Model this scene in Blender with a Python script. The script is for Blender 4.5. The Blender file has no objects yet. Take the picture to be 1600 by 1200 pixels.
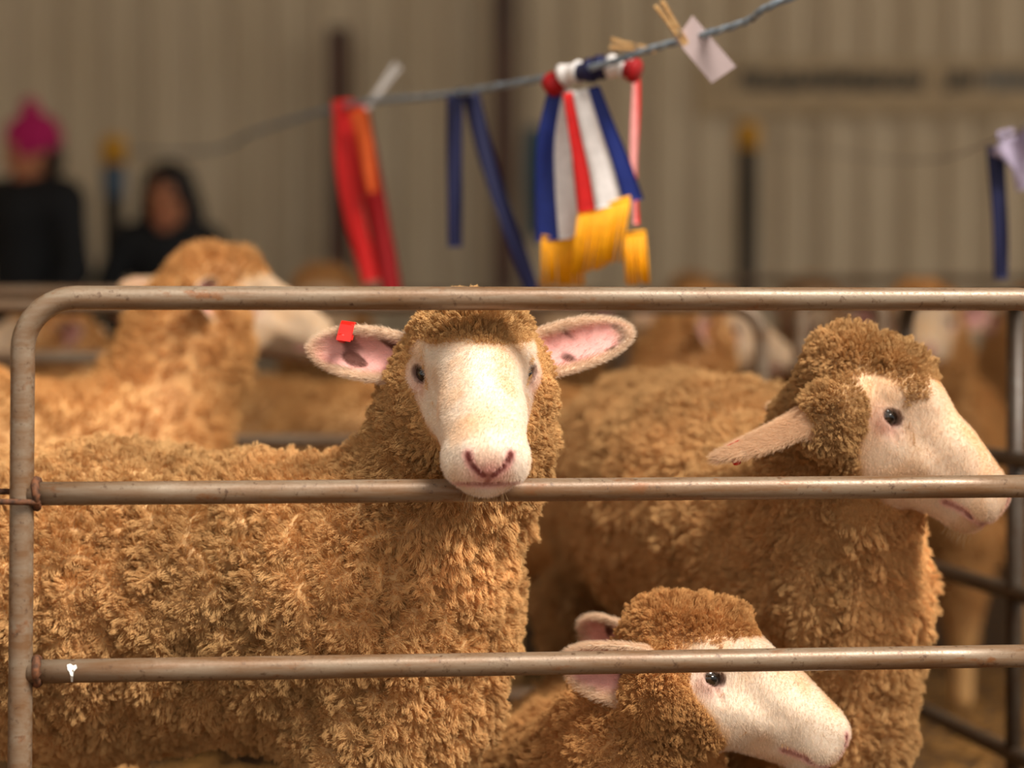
import bpy, math, random
import numpy as np
from mathutils import Vector, Matrix
from mathutils.kdtree import KDTree

random.seed(7)
RNG = np.random.default_rng(11)
SC = bpy.context.scene
COL = SC.collection
PI = math.pi

# ------------------------------------------------------------------ camera, world, light
FPX = 3778.0                       # focal length in pixels of the 1600 px frame
PITCH = math.atan(90.0 / FPX)      # horizon at row 510
CAMZ = 0.86
cam_d = bpy.data.cameras.new('camera')
cam_d.sensor_width = 36.0
cam_d.lens = FPX * 36.0 / 1600.0
cam_d.clip_start = 0.05
cam_d.clip_end = 100
cam_d.dof.use_dof = True
cam_d.dof.focus_distance = 2.78
cam_d.dof.aperture_fstop = 2.1
cam = bpy.data.objects.new('camera', cam_d)
cam.location = (0, 0, CAMZ)
cam.rotation_euler = (PI / 2 - PITCH, 0, 0)
COL.objects.link(cam)
SC.camera = cam

SC.view_settings.view_transform = 'Standard'
SC.view_settings.look = 'None'
SC.view_settings.gamma = 1.0
SC.view_settings.use_curve_mapping = False
SC.view_settings.exposure = 0.58

world = bpy.data.worlds.new('world')
SC.world = world
world.use_nodes = True
bgn = world.node_tree.nodes['Background']
bgn.inputs['Color'].default_value = (1.0, 0.95, 0.87, 1)
bgn.inputs['Strength'].default_value = 0.60

sun_d = bpy.data.lights.new('sun', 'SUN')
sun_d.energy = 4.6
sun_d.angle = math.radians(24)
sun_d.color = (1.0, 0.95, 0.87)
sun = bpy.data.objects.new('sun', sun_d)
COL.objects.link(sun)
SUN_FROM = Vector((0.55, -0.50, 0.95))
sun.rotation_euler = SUN_FROM.to_track_quat('Z', 'Y').to_euler()


def P(u, v, Y):
    """pixel + distance from the camera plane wall -> world point"""
    dx, dy = (u - 800) / FPX, -(v - 600) / FPX
    c, s = math.cos(PITCH), math.sin(PITCH)
    y = c + dy * s
    z = -s + dy * c
    k = Y / y
    return np.array((dx * k, Y, CAMZ + z * k))


# ------------------------------------------------------------------ object helpers
def link(o, parent=None):
    COL.objects.link(o)
    if parent is not None:
        o.parent = parent
    return o


def tag(o, label=None, cat=None, group=None, kind=None):
    if label: o['label'] = label
    if cat: o['category'] = cat
    if group: o['group'] = group
    if kind: o['kind'] = kind
    return o


def empty(name, loc=(0, 0, 0), rz=0.0):
    o = bpy.data.objects.new(name, None)
    o.location = loc
    o.rotation_euler = (0, 0, rz)
    o.empty_display_size = 0.1
    return link(o)


def mesh_obj(name, V, F, mat=None, parent=None, smooth=True, col=None):
    me = bpy.data.meshes.new(name)
    V = np.asarray(V, dtype=np.float32)
    me.from_pydata(V.tolist() if len(V) < 20000 else [], [], F if len(V) < 20000 else [])
    if len(V) >= 20000:
        F = np.asarray(F, dtype=np.int32)
        n, k = F.shape
        me.vertices.add(len(V))
        me.vertices.foreach_set('co', V.ravel())
        me.loops.add(n * k)
        me.loops.foreach_set('vertex_index', F.ravel())
        me.polygons.add(n)
        me.polygons.foreach_set('loop_start', np.arange(0, n * k, k, dtype=np.int32))
    me.update(calc_edges=True)
    me.validate()
    if smooth:
        me.polygons.foreach_set('use_smooth', np.ones(len(me.polygons), dtype=bool))
    if col is not None:
        a = me.attributes.new('Col', 'FLOAT_COLOR', 'POINT')
        c4 = np.ones((len(V), 4), dtype=np.float32)
        c4[:, :3] = col
        a.data.foreach_set('color', c4.ravel())
    if mat is not None:
        me.materials.append(mat)
    o = bpy.data.objects.new(name, me)
    return link(o, parent)


def share(o, parent=None, loc=None, rot=None, scale=None):
    c = o.copy()
    link(c)
    if parent is not None: c.parent = parent
    if loc is not None: c.location = loc
    if rot is not None: c.rotation_euler = rot
    if scale is not None: c.scale = scale
    return c


class MB:
    def __init__(self):
        self.v, self.f = [], []

    def add(self, V, F):
        o = len(self.v)
        self.v += [tuple(float(c) for c in p) for p in V]
        self.f += [tuple(i + o for i in f) for f in F]
        return self

    def box(self, c, s, rot=None):
        V = [Vector((x * s[0] / 2, y * s[1] / 2, z * s[2] / 2)) for x in (-1, 1) for y in (-1, 1) for z in (-1, 1)]
        if rot is not None: V = [rot @ p for p in V]
        V = [p + Vector(c) for p in V]
        return self.add(V, [(0, 1, 3, 2), (4, 6, 7, 5), (0, 4, 5, 1), (2, 3, 7, 6), (0, 2, 6, 4), (1, 5, 7, 3)])

    def tube(self, pts, r, n=16, caps=True, twist=0):
        pts = [Vector(p) for p in pts]
        rs = r if isinstance(r, (list, tuple, np.ndarray)) else [r] * len(pts)
        V, F = [], []
        up = None
        for i, p in enumerate(pts):
            t = (pts[min(i + 1, len(pts) - 1)] - pts[max(i - 1, 0)]).normalized()
            if up is None:
                up = t.orthogonal().normalized()
            up = (up - t * up.dot(t)).normalized()
            b = t.cross(up)
            for k in range(n):
                a = 2 * PI * k / n + twist * i
                V.append(p + (up * math.cos(a) + b * math.sin(a)) * rs[i])
        for i in range(len(pts) - 1):
            for k in range(n):
                F.append((i * n + k, i * n + (k + 1) % n, (i + 1) * n + (k + 1) % n, (i + 1) * n + k))
        if caps:
            F.append(tuple(range(n - 1, -1, -1)))
            F.append(tuple((len(pts) - 1) * n + k for k in range(n)))
        return self.add(V, F)

    def lathe(self, prof, n=24, c=(0, 0, 0)):
        V, F = [], []
        for (r, z) in prof:
            for k in range(n):
                a = 2 * PI * k / n
                V.append((c[0] + r * math.cos(a), c[1] + r * math.sin(a), c[2] + z))
        for i in range(len(prof) - 1):
            for k in range(n):
                F.append((i * n + k, i * n + (k + 1) % n, (i + 1) * n + (k + 1) % n, (i + 1) * n + k))
        F.append(tuple(range(n - 1, -1, -1)))
        F.append(tuple((len(prof) - 1) * n + k for k in range(n)))
        return self.add(V, F)

    def build(self, name, mat=None, parent=None, smooth=True):
        return mesh_obj(name, self.v, self.f, mat, parent, smooth)


# ------------------------------------------------------------------ materials
def srgb(r, g, b):
    f = lambda c: (c / 255 / 12.92) if c / 255 <= 0.04045 else ((c / 255 + 0.055) / 1.055) ** 2.4
    return (f(r), f(g), f(b))


def nodes_of(name):
    m = bpy.data.materials.new(name)
    m.use_nodes = True
    nt = m.node_tree
    return m, nt, nt.nodes['Principled BSDF']


def mat_plain(name, c, rough=0.7, metal=0.0, c2=None, scale=(8, 8, 8), bump=0.0, spec=0.4, detail=5, ramp=(0.35, 0.65)):
    m, nt, b = nodes_of(name)
    b.inputs['Roughness'].default_value = rough
    b.inputs['Metallic'].default_value = metal
    b.inputs['Specular IOR Level'].default_value = spec
    tc = nt.nodes.new('ShaderNodeTexCoord')
    mp = nt.nodes.new('ShaderNodeMapping')
    mp.inputs['Scale'].default_value = scale
    nt.links.new(tc.outputs['Object'], mp.inputs['Vector'])
    nz = nt.nodes.new('ShaderNodeTexNoise')
    nz.inputs['Scale'].default_value = 1.0
    nz.inputs['Detail'].default_value = detail
    nt.links.new(mp.outputs['Vector'], nz.inputs['Vector'])
    cr = nt.nodes.new('ShaderNodeValToRGB')
    cr.color_ramp.elements[0].position = ramp[0]
    cr.color_ramp.elements[1].position = ramp[1]
    c2 = c2 if c2 is not None else tuple(x * 0.8 for x in c)
    cr.color_ramp.elements[0].color = (*c2, 1)
    cr.color_ramp.elements[1].color = (*c, 1)
    nt.links.new(nz.outputs['Fac'], cr.inputs['Fac'])
    nt.links.new(cr.outputs['Color'], b.inputs['Base Color'])
    if bump:
        bp = nt.nodes.new('ShaderNodeBump')
        bp.inputs['Strength'].default_value = bump
        bp.inputs['Distance'].default_value = 0.002
        nt.links.new(nz.outputs['Fac'], bp.inputs['Height'])
        nt.links.new(bp.outputs['Normal'], b.inputs['Normal'])
    return m


def mat_tube(name, k=1.0):
    """old galvanised pipe with brown grime, rust streaks and bright scuffs"""
    m, nt, b = nodes_of(name)
    L = nt.links.new
    tc = nt.nodes.new('ShaderNodeTexCoord')

    def noise(scale, detail, lo, hi):
        mp = nt.nodes.new('ShaderNodeMapping')
        mp.inputs['Scale'].default_value = scale
        L(tc.outputs['Object'], mp.inputs['Vector'])
        n = nt.nodes.new('ShaderNodeTexNoise')
        n.inputs['Scale'].default_value = 1.0
        n.inputs['Detail'].default_value = detail
        n.inputs['Roughness'].default_value = 0.65
        L(mp.outputs['Vector'], n.inputs['Vector'])
        r = nt.nodes.new('ShaderNodeMapRange')
        r.inputs['From Min'].default_value = lo
        r.inputs['From Max'].default_value = hi
        L(n.outputs['Fac'], r.inputs['Value'])
        return r.outputs['Result'], n.outputs['Fac']

    def mix(a, bcol, fac):
        x = nt.nodes.new('ShaderNodeMix')
        x.data_type = 'RGBA'
        L(fac, x.inputs['Factor'])
        for sock, v in ((x.inputs[6], a), (x.inputs[7], bcol)):
            if isinstance(v, tuple):
                sock.default_value = (*v, 1)
            else:
                L(v, sock)
        return x.outputs[2]

    f1, _ = noise((7, 60, 60), 6, 0.35, 0.66)
    f2, raw = noise((120, 120, 120), 4, 0.58, 0.72)
    f3, _ = noise((16, 30, 30), 5, 0.60, 0.70)
    f4, _ = noise((300, 300, 300), 3, 0.45, 0.75)
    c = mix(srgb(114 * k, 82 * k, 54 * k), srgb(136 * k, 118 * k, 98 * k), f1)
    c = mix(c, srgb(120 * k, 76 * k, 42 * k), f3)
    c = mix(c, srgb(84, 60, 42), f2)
    L(c, b.inputs['Base Color'])
    b.inputs['Metallic'].default_value = 0.25
    rr = nt.nodes.new('ShaderNodeMapRange')
    rr.inputs['To Min'].default_value = 0.36
    rr.inputs['To Max'].default_value = 0.6
    L(f4, rr.inputs['Value'])
    L(rr.outputs['Result'], b.inputs['Roughness'])
    bp = nt.nodes.new('ShaderNodeBump')
    bp.inputs['Strength'].default_value = 0.25
    bp.inputs['Distance'].default_value = 0.0008
    L(raw, bp.inputs['Height'])
    L(bp.outputs['Normal'], b.inputs['Normal'])
    return m


def mat_skin(name):
    m, nt, b = nodes_of(name)
    L = nt.links.new
    at = nt.nodes.new('ShaderNodeAttribute')
    at.attribute_name = 'Col'
    tc = nt.nodes.new('ShaderNodeTexCoord')
    n = nt.nodes.new('ShaderNodeTexNoise')
    n.inputs['Scale'].default_value = 420
    n.inputs['Detail'].default_value = 3
    L(tc.outputs['Object'], n.inputs['Vector'])
    mx = nt.nodes.new('ShaderNodeMix')
    mx.data_type = 'RGBA'
    mx.blend_type = 'MULTIPLY'
    mx.inputs['Factor'].default_value = 0.25
    L(at.outputs['Color'], mx.inputs[6])
    L(n.outputs['Fac'], mx.inputs[7])
    L(mx.outputs[2], b.inputs['Base Color'])
    b.inputs['Roughness'].default_value = 0.62
    b.inputs['Specular IOR Level'].default_value = 0.3
    b.inputs['Subsurface Weight'].default_value = 0.12
    b.inputs['Subsurface Radius'].default_value = (0.008, 0.004, 0.002)
    bp = nt.nodes.new('ShaderNodeBump')
    bp.inputs['Strength'].default_value = 0.25
    bp.inputs['Distance'].default_value = 0.001
    L(n.outputs['Fac'], bp.inputs['Height'])
    L(bp.outputs['Normal'], b.inputs['Normal'])
    return m


def mat_hair(name):
    m, nt, b = nodes_of(name)
    L = nt.links.new
    nt.nodes.remove(b)
    out = nt.nodes['Material Output']
    at = nt.nodes.new('ShaderNodeAttribute')
    at.attribute_name = 'Col'
    d = nt.nodes.new('ShaderNodeBsdfDiffuse')
    t = nt.nodes.new('ShaderNodeBsdfTranslucent')
    mx = nt.nodes.new('ShaderNodeMixShader')
    mx.inputs['Fac'].default_value = 0.16
    L(at.outputs['Color'], d.inputs['Color'])
    L(at.outputs['Color'], t.inputs['Color'])
    L(d.outputs[0], mx.inputs[1])
    L(t.outputs[0], mx.inputs[2])
    L(mx.outputs[0], out.inputs['Surface'])
    return m


M_TUBE = mat_tube('weathered_pipe')
M_TUBED = mat_tube('dark_pipe', .55)  # same pipe pattern in darker tones, for the right side panel
M_WELD = mat_plain('rusty_weld', srgb(110, 66, 38), 0.8, 0.1, srgb(60, 38, 24), (150, 150, 150), 0.5)
M_SKIN = mat_skin('sheep_skin')
M_HAIR = mat_hair('wool_fibre')
M_EYE = mat_plain('sheep_eye', srgb(52, 36, 22), 0.04, 0, srgb(30, 20, 12), (300, 300, 300), spec=0.8)
M_PUPIL = mat_plain('sheep_pupil', (0.003, 0.003, 0.004), 0.05, spec=0.8)
M_TAG = mat_plain('red_tag_plastic', srgb(225, 28, 14), 0.35, c2=srgb(205, 20, 10), scale=(60, 60, 60))
M_CLAD = mat_plain('cladding_paint', srgb(222, 202, 170), 0.5, 0, srgb(206, 184, 150), (3, 3, 0.8))
M_STRAW = mat_plain('straw', srgb(168, 118, 50), 0.8, 0, srgb(104, 68, 28), (60, 60, 60))
M_DIRT = mat_plain('straw_floor', srgb(104, 72, 34), 0.95, 0, srgb(56, 38, 20), (14, 14, 14), 0.6)

# ------------------------------------------------------------------ implicit modelling: smooth unions meshed with surface nets
class Prim:
    def __init__(s, kind, k=0.02, op='add', frame=None, **kw):
        s.kind, s.k, s.op, s.kw = kind, k, op, kw
        s.R, s.t = frame if frame is not None else (np.eye(3), np.zeros(3))

    def bound(s):
        kw = s.kw
        if s.kind == 'cone':
            a, b = np.array(kw['a'], float), np.array(kw['b'], float)
            c = (a + b) / 2
            r = np.linalg.norm(a - b) / 2 + max(kw['ra'], kw['rb']) * max(1, kw.get('sx', 1))
        elif s.kind == 'ell':
            c, r = np.array(kw['c'], float), max(kw['r'])
        else:
            c, r = np.array((0, 0, kw['L'] / 2)), kw['L'] * 0.75
            c = np.array((kw['L'] / 2, 0, 0))
        return s.R @ c + s.t, r + s.k

    def dist(s, X, Y, Z):
        R, t, kw = s.R, s.t, s.kw
        X, Y, Z = X - t[0], Y - t[1], Z - t[2]
        x = X * R[0, 0] + Y * R[1, 0] + Z * R[2, 0]
        y = X * R[0, 1] + Y * R[1, 1] + Z * R[2, 1]
        z = X * R[0, 2] + Y * R[1, 2] + Z * R[2, 2]
        if s.kind == 'cone':
            a, b = np.array(kw['a'], float), np.array(kw['b'], float)
            sx = kw.get('sx', 1.0)
            x = x / sx
            a = a / (sx, 1, 1); b = b / (sx, 1, 1)
            d = b - a
            h = np.clip(((x - a[0]) * d[0] + (y - a[1]) * d[1] + (z - a[2]) * d[2]) / max(d @ d, 1e-9), 0, 1)
            return np.sqrt((x - a[0] - h * d[0]) ** 2 + (y - a[1] - h * d[1]) ** 2 + (z - a[2] - h * d[2]) ** 2) - (kw['ra'] + (kw['rb'] - kw['ra']) * h)
        if s.kind == 'ell':
            c, r = kw['c'], kw['r']
            x, y, z = x - c[0], y - c[1], z - c[2]
            k0 = np.sqrt((x / r[0]) ** 2 + (y / r[1]) ** 2 + (z / r[2]) ** 2)
            k1 = np.sqrt((x / r[0] ** 2) ** 2 + (y / r[1] ** 2) ** 2 + (z / r[2] ** 2) ** 2)
            return k0 * (k0 - 1) / np.maximum(k1, 1e-6)
        # leaf: x along the ear, y across, z opening normal
        Lr, W0, th, cup = kw['L'], kw['W'], kw['th'], kw['cup']
        q = (x - 0.46 * Lr) / (0.54 * Lr)
        q = np.where(q < 0, q * 0.85, q)
        w = np.where(np.abs(q) < 1, W0 * np.sqrt(np.maximum(1 - q * q, 0)) ** 1.15, -0.03 * (np.abs(q) - 1))
        zc = cup * (y * y) / W0 - 0.35 * cup * W0 + kw.get('bend', 0) * x * x
        d1 = np.abs(z - zc) - th * (1.0 + 1.2 * np.clip(1 - x / (0.5 * Lr), 0, 1))
        d2 = np.abs(y) - w
        kk = 0.006
        h = np.maximum(kk - np.abs(d1 - d2), 0) / kk
        return np.maximum(d1, d2) + h * h * kk / 4


def smin(a, b, k):
    h = np.maximum(k - np.abs(a - b), 0) / k
    return np.minimum(a, b) - h * h * k * 0.25


def smax(a, b, k):
    return -smin(-a, -b, k)


def axis(lo, hi, flo, fhi, hc, hf):
    """coordinates: fine step hf inside flo..fhi, growing to hc outside"""
    mid = list(np.arange(flo, fhi + hf, hf)) if fhi > flo else [(lo + hi) / 2]
    if fhi <= flo: hf = hc
    up, st, x = [], hf, mid[-1]
    while x < hi:
        st = min(st * 1.18, hc); x += st; up.append(x)
    dn, st, x = [], hf, mid[0]
    while x > lo:
        st = min(st * 1.18, hc); x -= st; dn.append(x)
    return np.array(dn[::-1] + mid + up, dtype=np.float32)


def mesh_field(prims, lo, hi, flo=None, fhi=None, hc=0.012, hf=0.0026, smooth=2):
    if flo is None: flo, fhi = (0, 0, 0), (-1, -1, -1)
    ax = [axis(lo[i], hi[i], flo[i], fhi[i], hc, hf) for i in range(3)]
    F = np.full([len(a) for a in ax], 0.2, dtype=np.float32)
    for p in prims:
        c, r = p.bound()
        sl = []
        for i in range(3):
            i0 = np.searchsorted(ax[i], c[i] - r - 0.03)
            i1 = np.searchsorted(ax[i], c[i] + r + 0.03)
            sl.append(slice(max(i0 - 1, 0), i1 + 1))
        sl = tuple(sl)
        if any(s.stop - s.start < 2 for s in sl): continue
        d = p.dist(ax[0][sl[0]][:, None, None], ax[1][sl[1]][None, :, None], ax[2][sl[2]][None, None, :]).astype(np.float32)
        F[sl] = smin(F[sl], d, p.k) if p.op == 'add' else smax(F[sl], -d, p.k)
    I = (F < 0)
    n = I.astype(np.uint8)
    s = n[:-1] + n[1:]
    s = s[:, :-1] + s[:, 1:]
    s = s[:, :, :-1] + s[:, :, 1:]
    ci = np.nonzero((s > 0) & (s < 8))
    idx = np.full(s.shape, -1, dtype=np.int32)
    idx[ci] = np.arange(len(ci[0]))
    acc = np.zeros((len(ci[0]), 3)); cnt = np.zeros(len(ci[0]))
    for a in range(3):
        o1, o2 = [(1, 2), (0, 2), (0, 1)][a]
        for b1 in (0, 1):
            for b2 in (0, 1):
                g0 = list(ci); g0[o1] = ci[o1] + b1; g0[o2] = ci[o2] + b2
                g1 = list(g0); g1[a] = g0[a] + 1
                f0, f1 = F[tuple(g0)], F[tuple(g1)]
                m = (f0 < 0) != (f1 < 0)
                tt = np.where(m, f0 / np.where(m, f0 - f1, 1), 0)
                pos = np.stack([ax[i][g0[i]] for i in range(3)], 1).astype(float)
                pos[:, a] += tt * (ax[a][g1[a]] - ax[a][g0[a]])
                acc += pos * m[:, None]; cnt += m
    V = acc / np.maximum(cnt, 1)[:, None]
    Q = []
    for a in range(3):
        b, c = (a + 1) % 3, (a + 2) % 3
        A0 = [slice(None)] * 3; A1 = [slice(None)] * 3
        A0[a] = slice(0, -1); A1[a] = slice(1, None)
        e = I[tuple(A0)] != I[tuple(A1)]
        g = list(np.nonzero(e))
        ok = (g[b] > 0) & (g[c] > 0) & (g[b] < I.shape[b] - 1) & (g[c] < I.shape[c] - 1)
        g = [x[ok] for x in g]
        def cell(db, dc):
            h = list(g); h[b] = g[b] + db; h[c] = g[c] + dc
            return idx[tuple(h)]
        q = np.stack([cell(-1, -1), cell(0, -1), cell(0, 0), cell(-1, 0)], 1)
        flip = ~I[tuple(g)]
        q[flip] = q[flip][:, ::-1]
        Q.append(q)
    Q = np.concatenate(Q)
    Q = Q[(Q >= 0).all(1)]
    if smooth:
        E = np.concatenate([Q[:, [0, 1]], Q[:, [1, 2]], Q[:, [2, 3]], Q[:, [3, 0]]])
        deg = np.bincount(E.ravel(), minlength=len(V)).astype(float)
        for it in range(smooth):
            for lam in (0.5, -0.52):
                S = np.zeros_like(V)
                for i in range(3):
                    S[:, i] = np.bincount(E[:, 0], V[E[:, 1], i], len(V)) + np.bincount(E[:, 1], V[E[:, 0], i], len(V))
                V = V + lam * (S / np.maximum(deg, 1)[:, None] - V)
    return V, Q


def dist_at(prims, V):
    d = np.full(len(V), 9.0)
    for p in prims:
        d = np.minimum(d, p.dist(V[:, 0], V[:, 1], V[:, 2]))
    return d


def sstep(a, b, x):
    t = np.clip((x - a) / (b - a), 0, 1)
    return t * t * (3 - 2 * t)


def unit(v):
    v = np.array(v, float)
    return v / np.linalg.norm(v)


def head_frame(eye_mid, fwd, roll=0.0, s=1.0):
    f = unit(fwd)
    x = unit(np.cross(f, (0, 0, 1)))
    u = np.cross(x, f)
    if roll:
        c, sn = math.cos(roll), math.sin(roll)
        x, u = x * c + u * sn, u * c - x * sn
    return np.stack([x, f, u], 1), np.array(eye_mid, float)


# ------------------------------------------------------------------ sheep
def EYE_C(sg): return (sg * .0505, .001, .001)
def EYE_OUT(sg): return unit((sg * .72, .60, .34))


def head_prims(R, t, s, ears, topknot=1.0, crown=1.0, tkf=-.022, cheekf=-.020):
    """x lateral, y towards the nose, z up; origin midway between the eyes"""
    fr = (R, t)
    S = lambda *v: tuple(c * s for c in v)
    pr, face, earp = [], [], []

    def cone(a, b, ra, rb, sx=1.0, k=0.02, isface=True, op='add'):
        p = Prim('cone', k * s, op, fr, a=S(*a), b=S(*b), ra=ra * s, rb=rb * s, sx=sx)
        pr.append(p)
        if isface and op == 'add': face.append(p)

    def ell(c, r, k=0.02, isface=True, op='add'):
        p = Prim('ell', k * s, op, fr, c=S(*c), r=S(*r))
        pr.append(p)
        if isface and op == 'add': face.append(p)

    ell((0, -.040, .016), (.066, .072, .062 * crown), .03)                       # cranium
    ell((0, tkf, .052 * topknot), (.060, .052, .030 * crown), .02, False)       # topknot cushion
    cone((0, .000, .030), (0, .155, .010), .053, .035, 1.0, .03)         # forehead and bridge
    cone((0, .100, .016), (0, .150, .008), .040, .034, 1.14, .02)        # muzzle
    cone((0, .000, -.040), (0, .150, -.014), .046, .027, 0.95, .03)      # lower jaw
    for sg in (1, -1):
        ell((sg * .036, .020, -.034), (.024, .050, .042), .03)           # cheek
        ell((sg * .043, -.014, .027), (.018, .024, .014), .02)           # brow
        ell((sg * .024, .164, -.002), (.024, .026, .026), .014)          # upper lip pad
        ell((sg * .017, .176, .016), (.014, .013, .018), .012)           # nostril wing
        cone((sg * .046, .010, -.018), (sg * .032, .110, -.012), .010, .008, 1, .02)
    ell((0, .178, .014), (.016, .014, .020), .012)                       # nose tip
    ell((0, .160, -.027), (.025, .026, .014), .012)                      # chin
    for sg in (1, -1):
        ell((sg * .062, cheekf, -.040), (.030, .036, .050), .02, False)    # woolly cheek
    for sg in (1, -1):
        ell(EYE_C(sg), (.0186, .0190, .0172), .010)
    adds = list(pr)

    def fld(p):
        Wp = (np.asarray(p, float) * s) @ R.T + t
        F = np.full(len(Wp), .2)
        for q in adds: F = smin(F, q.dist(Wp[:, 0], Wp[:, 1], Wp[:, 2]), q.k)
        return F

    fs = np.linspace(.23, .08, 300)
    xs = np.linspace(.09, .0, 200)

    def front(x, z, dip=0.0):
        F = fld(np.stack([np.full(300, x), fs, np.full(300, z)], 1))
        return (x, fs[np.argmax(F < 0)] - dip, z)

    def flank(sg, f, z, dip=0.0):
        F = fld(np.stack([sg * xs, np.full(200, f), np.full(200, z)], 1))
        return (sg * (xs[np.argmax(F < 0)] - dip), f, z)

    marks = {'hole': [], 'lip': [], 'tear': []}

    def groove(pts, r, k, key=None):
        for i in range(len(pts) - 1):
            cone(pts[i], pts[i + 1], r[i], r[i + 1], 1, k, op='sub')
            if key: marks[key].append((pts[i], pts[i + 1]))

    for sg in (1, -1):
        ec = np.array(EYE_C(sg)); out = EYE_OUT(sg)
        b = unit(np.cross((0, 0, 1), out)); c = np.cross(out, b)
        q = R @ (np.stack([out, b, c], 1))
        tt = R @ (ec * s) + t
        pr.append(Prim('ell', .0025 * s, 'sub', (q, tt), c=S(.0165, 0, .0005), r=S(.012, .0140, .0090)))
        groove([flank(sg, .020, -.004, .0), flank(sg, .034, -.013, .0)], [.0026, .0012], .004, 'tear')
        groove([front(sg * .0235, .026), front(sg * .0205, .017), front(sg * .0130, .009), front(sg * .0050, .002)], [.0018, .0034, .0028, .0008], .003, 'hole')
        groove([front(0, -.0150), front(sg * .016, -.0140), front(sg * .028, -.0165), flank(sg, .155, -.0225), flank(sg, .130, -.0280)], [.0022, .0024, .0026, .0028, .0014], .004, 'lip')
    groove([front(0, .003), front(0, -.008), front(0, -.015)], [.0013, .0014, .0014], .003, 'lip')
    base = {}
    for (sg, e1, e3, Ln, W) in ears:
        e1 = unit(e1); e3 = np.array(e3, float); e3 = unit(e3 - e1 * (e3 @ e1)); e2 = np.cross(e3, e1)
        b = R @ (np.array((sg * .056, -.052, -.022)) * s) + t
        q = np.stack([e1, e2, e3], 1)
        p = Prim('leaf', .012 * s, 'add', (q, b), L=Ln * s, W=W * s, th=.0030 * s, cup=0.55, bend=0)
        pr.append(p); earp.append((sg, p, Ln * s, W * s))
        st = Prim('cone', .014 * s, 'add', (q, b), a=(-.02 * s, 0, -.004), b=(.022 * s, 0, -.006), ra=.022 * s, rb=.011 * s)
        pr.append(st)
    return pr, face, earp, marks


def local(V, R, t):
    return (V - t) @ R


C_WOOL = np.array(srgb(206, 160, 104))
C_FACE = np.array(srgb(240, 222, 202))
C_PINK = np.array(srgb(232, 168, 158))


def wob(p, f, seed=0):
    """cheap smooth noise from sines, 0..1"""
    r = np.random.default_rng(100 + seed)
    out = np.zeros(len(p))
    for i in range(6):
        k = r.normal(size=3); k *= f * (0.6 + 0.25 * i) / np.linalg.norm(k)
        out += np.sin(p @ k * 2 * PI + r.uniform(0, 6.28)) / (1 + 0.3 * i)
    return 0.5 + 0.5 * np.tanh(out / 1.6)


def nearest(points, centres):
    kd = KDTree(len(centres))
    for i, c in enumerate(centres): kd.insert(c, i)
    kd.balance()
    f = kd.find
    return np.fromiter((f(p)[1] for p in points), dtype=np.int32, count=len(points))


def curves_obj(name, pts, rad, col, mat, parent):
    n, k, _ = pts.shape
    hc = bpy.data.hair_curves.new(name)
    hc.add_curves([k] * n)
    hc.attributes['position'].data.foreach_set('vector', pts.astype(np.float32).ravel())
    ra = hc.attributes.get('radius') or hc.attributes.new('radius', 'FLOAT', 'POINT')
    ra.data.foreach_set('value', rad.astype(np.float32).ravel())
    ca = hc.attributes.new('Col', 'FLOAT_COLOR', 'CURVE')
    c4 = np.ones((n, 4), np.float32); c4[:, :3] = col
    ca.data.foreach_set('color', c4.ravel())
    hc.materials.append(mat)
    o = bpy.data.objects.new(name, hc)
    return link(o, parent)


def sample(V, Q, Nv, dens, count, rng):
    T = np.concatenate([Q[:, [0, 1, 2]], Q[:, [0, 2, 3]]])
    a, b, c = V[T[:, 0]], V[T[:, 1]], V[T[:, 2]]
    ar = np.linalg.norm(np.cross(b - a, c - a), axis=1) * dens[T].mean(1)
    cdf = np.cumsum(ar); tot = cdf[-1]
    ti = np.searchsorted(cdf, rng.uniform(0, tot, count))
    r1, r2 = rng.random(count), rng.random(count)
    m = r1 + r2 > 1
    r1[m], r2[m] = 1 - r1[m], 1 - r2[m]
    w = np.stack([1 - r1 - r2, r1, r2], 1)
    tv = T[ti]
    mixv = lambda A: (A[tv] * (w[:, :, None] if A.ndim == 2 else w)).sum(1)
    return mixv, tot * 0.5


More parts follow.
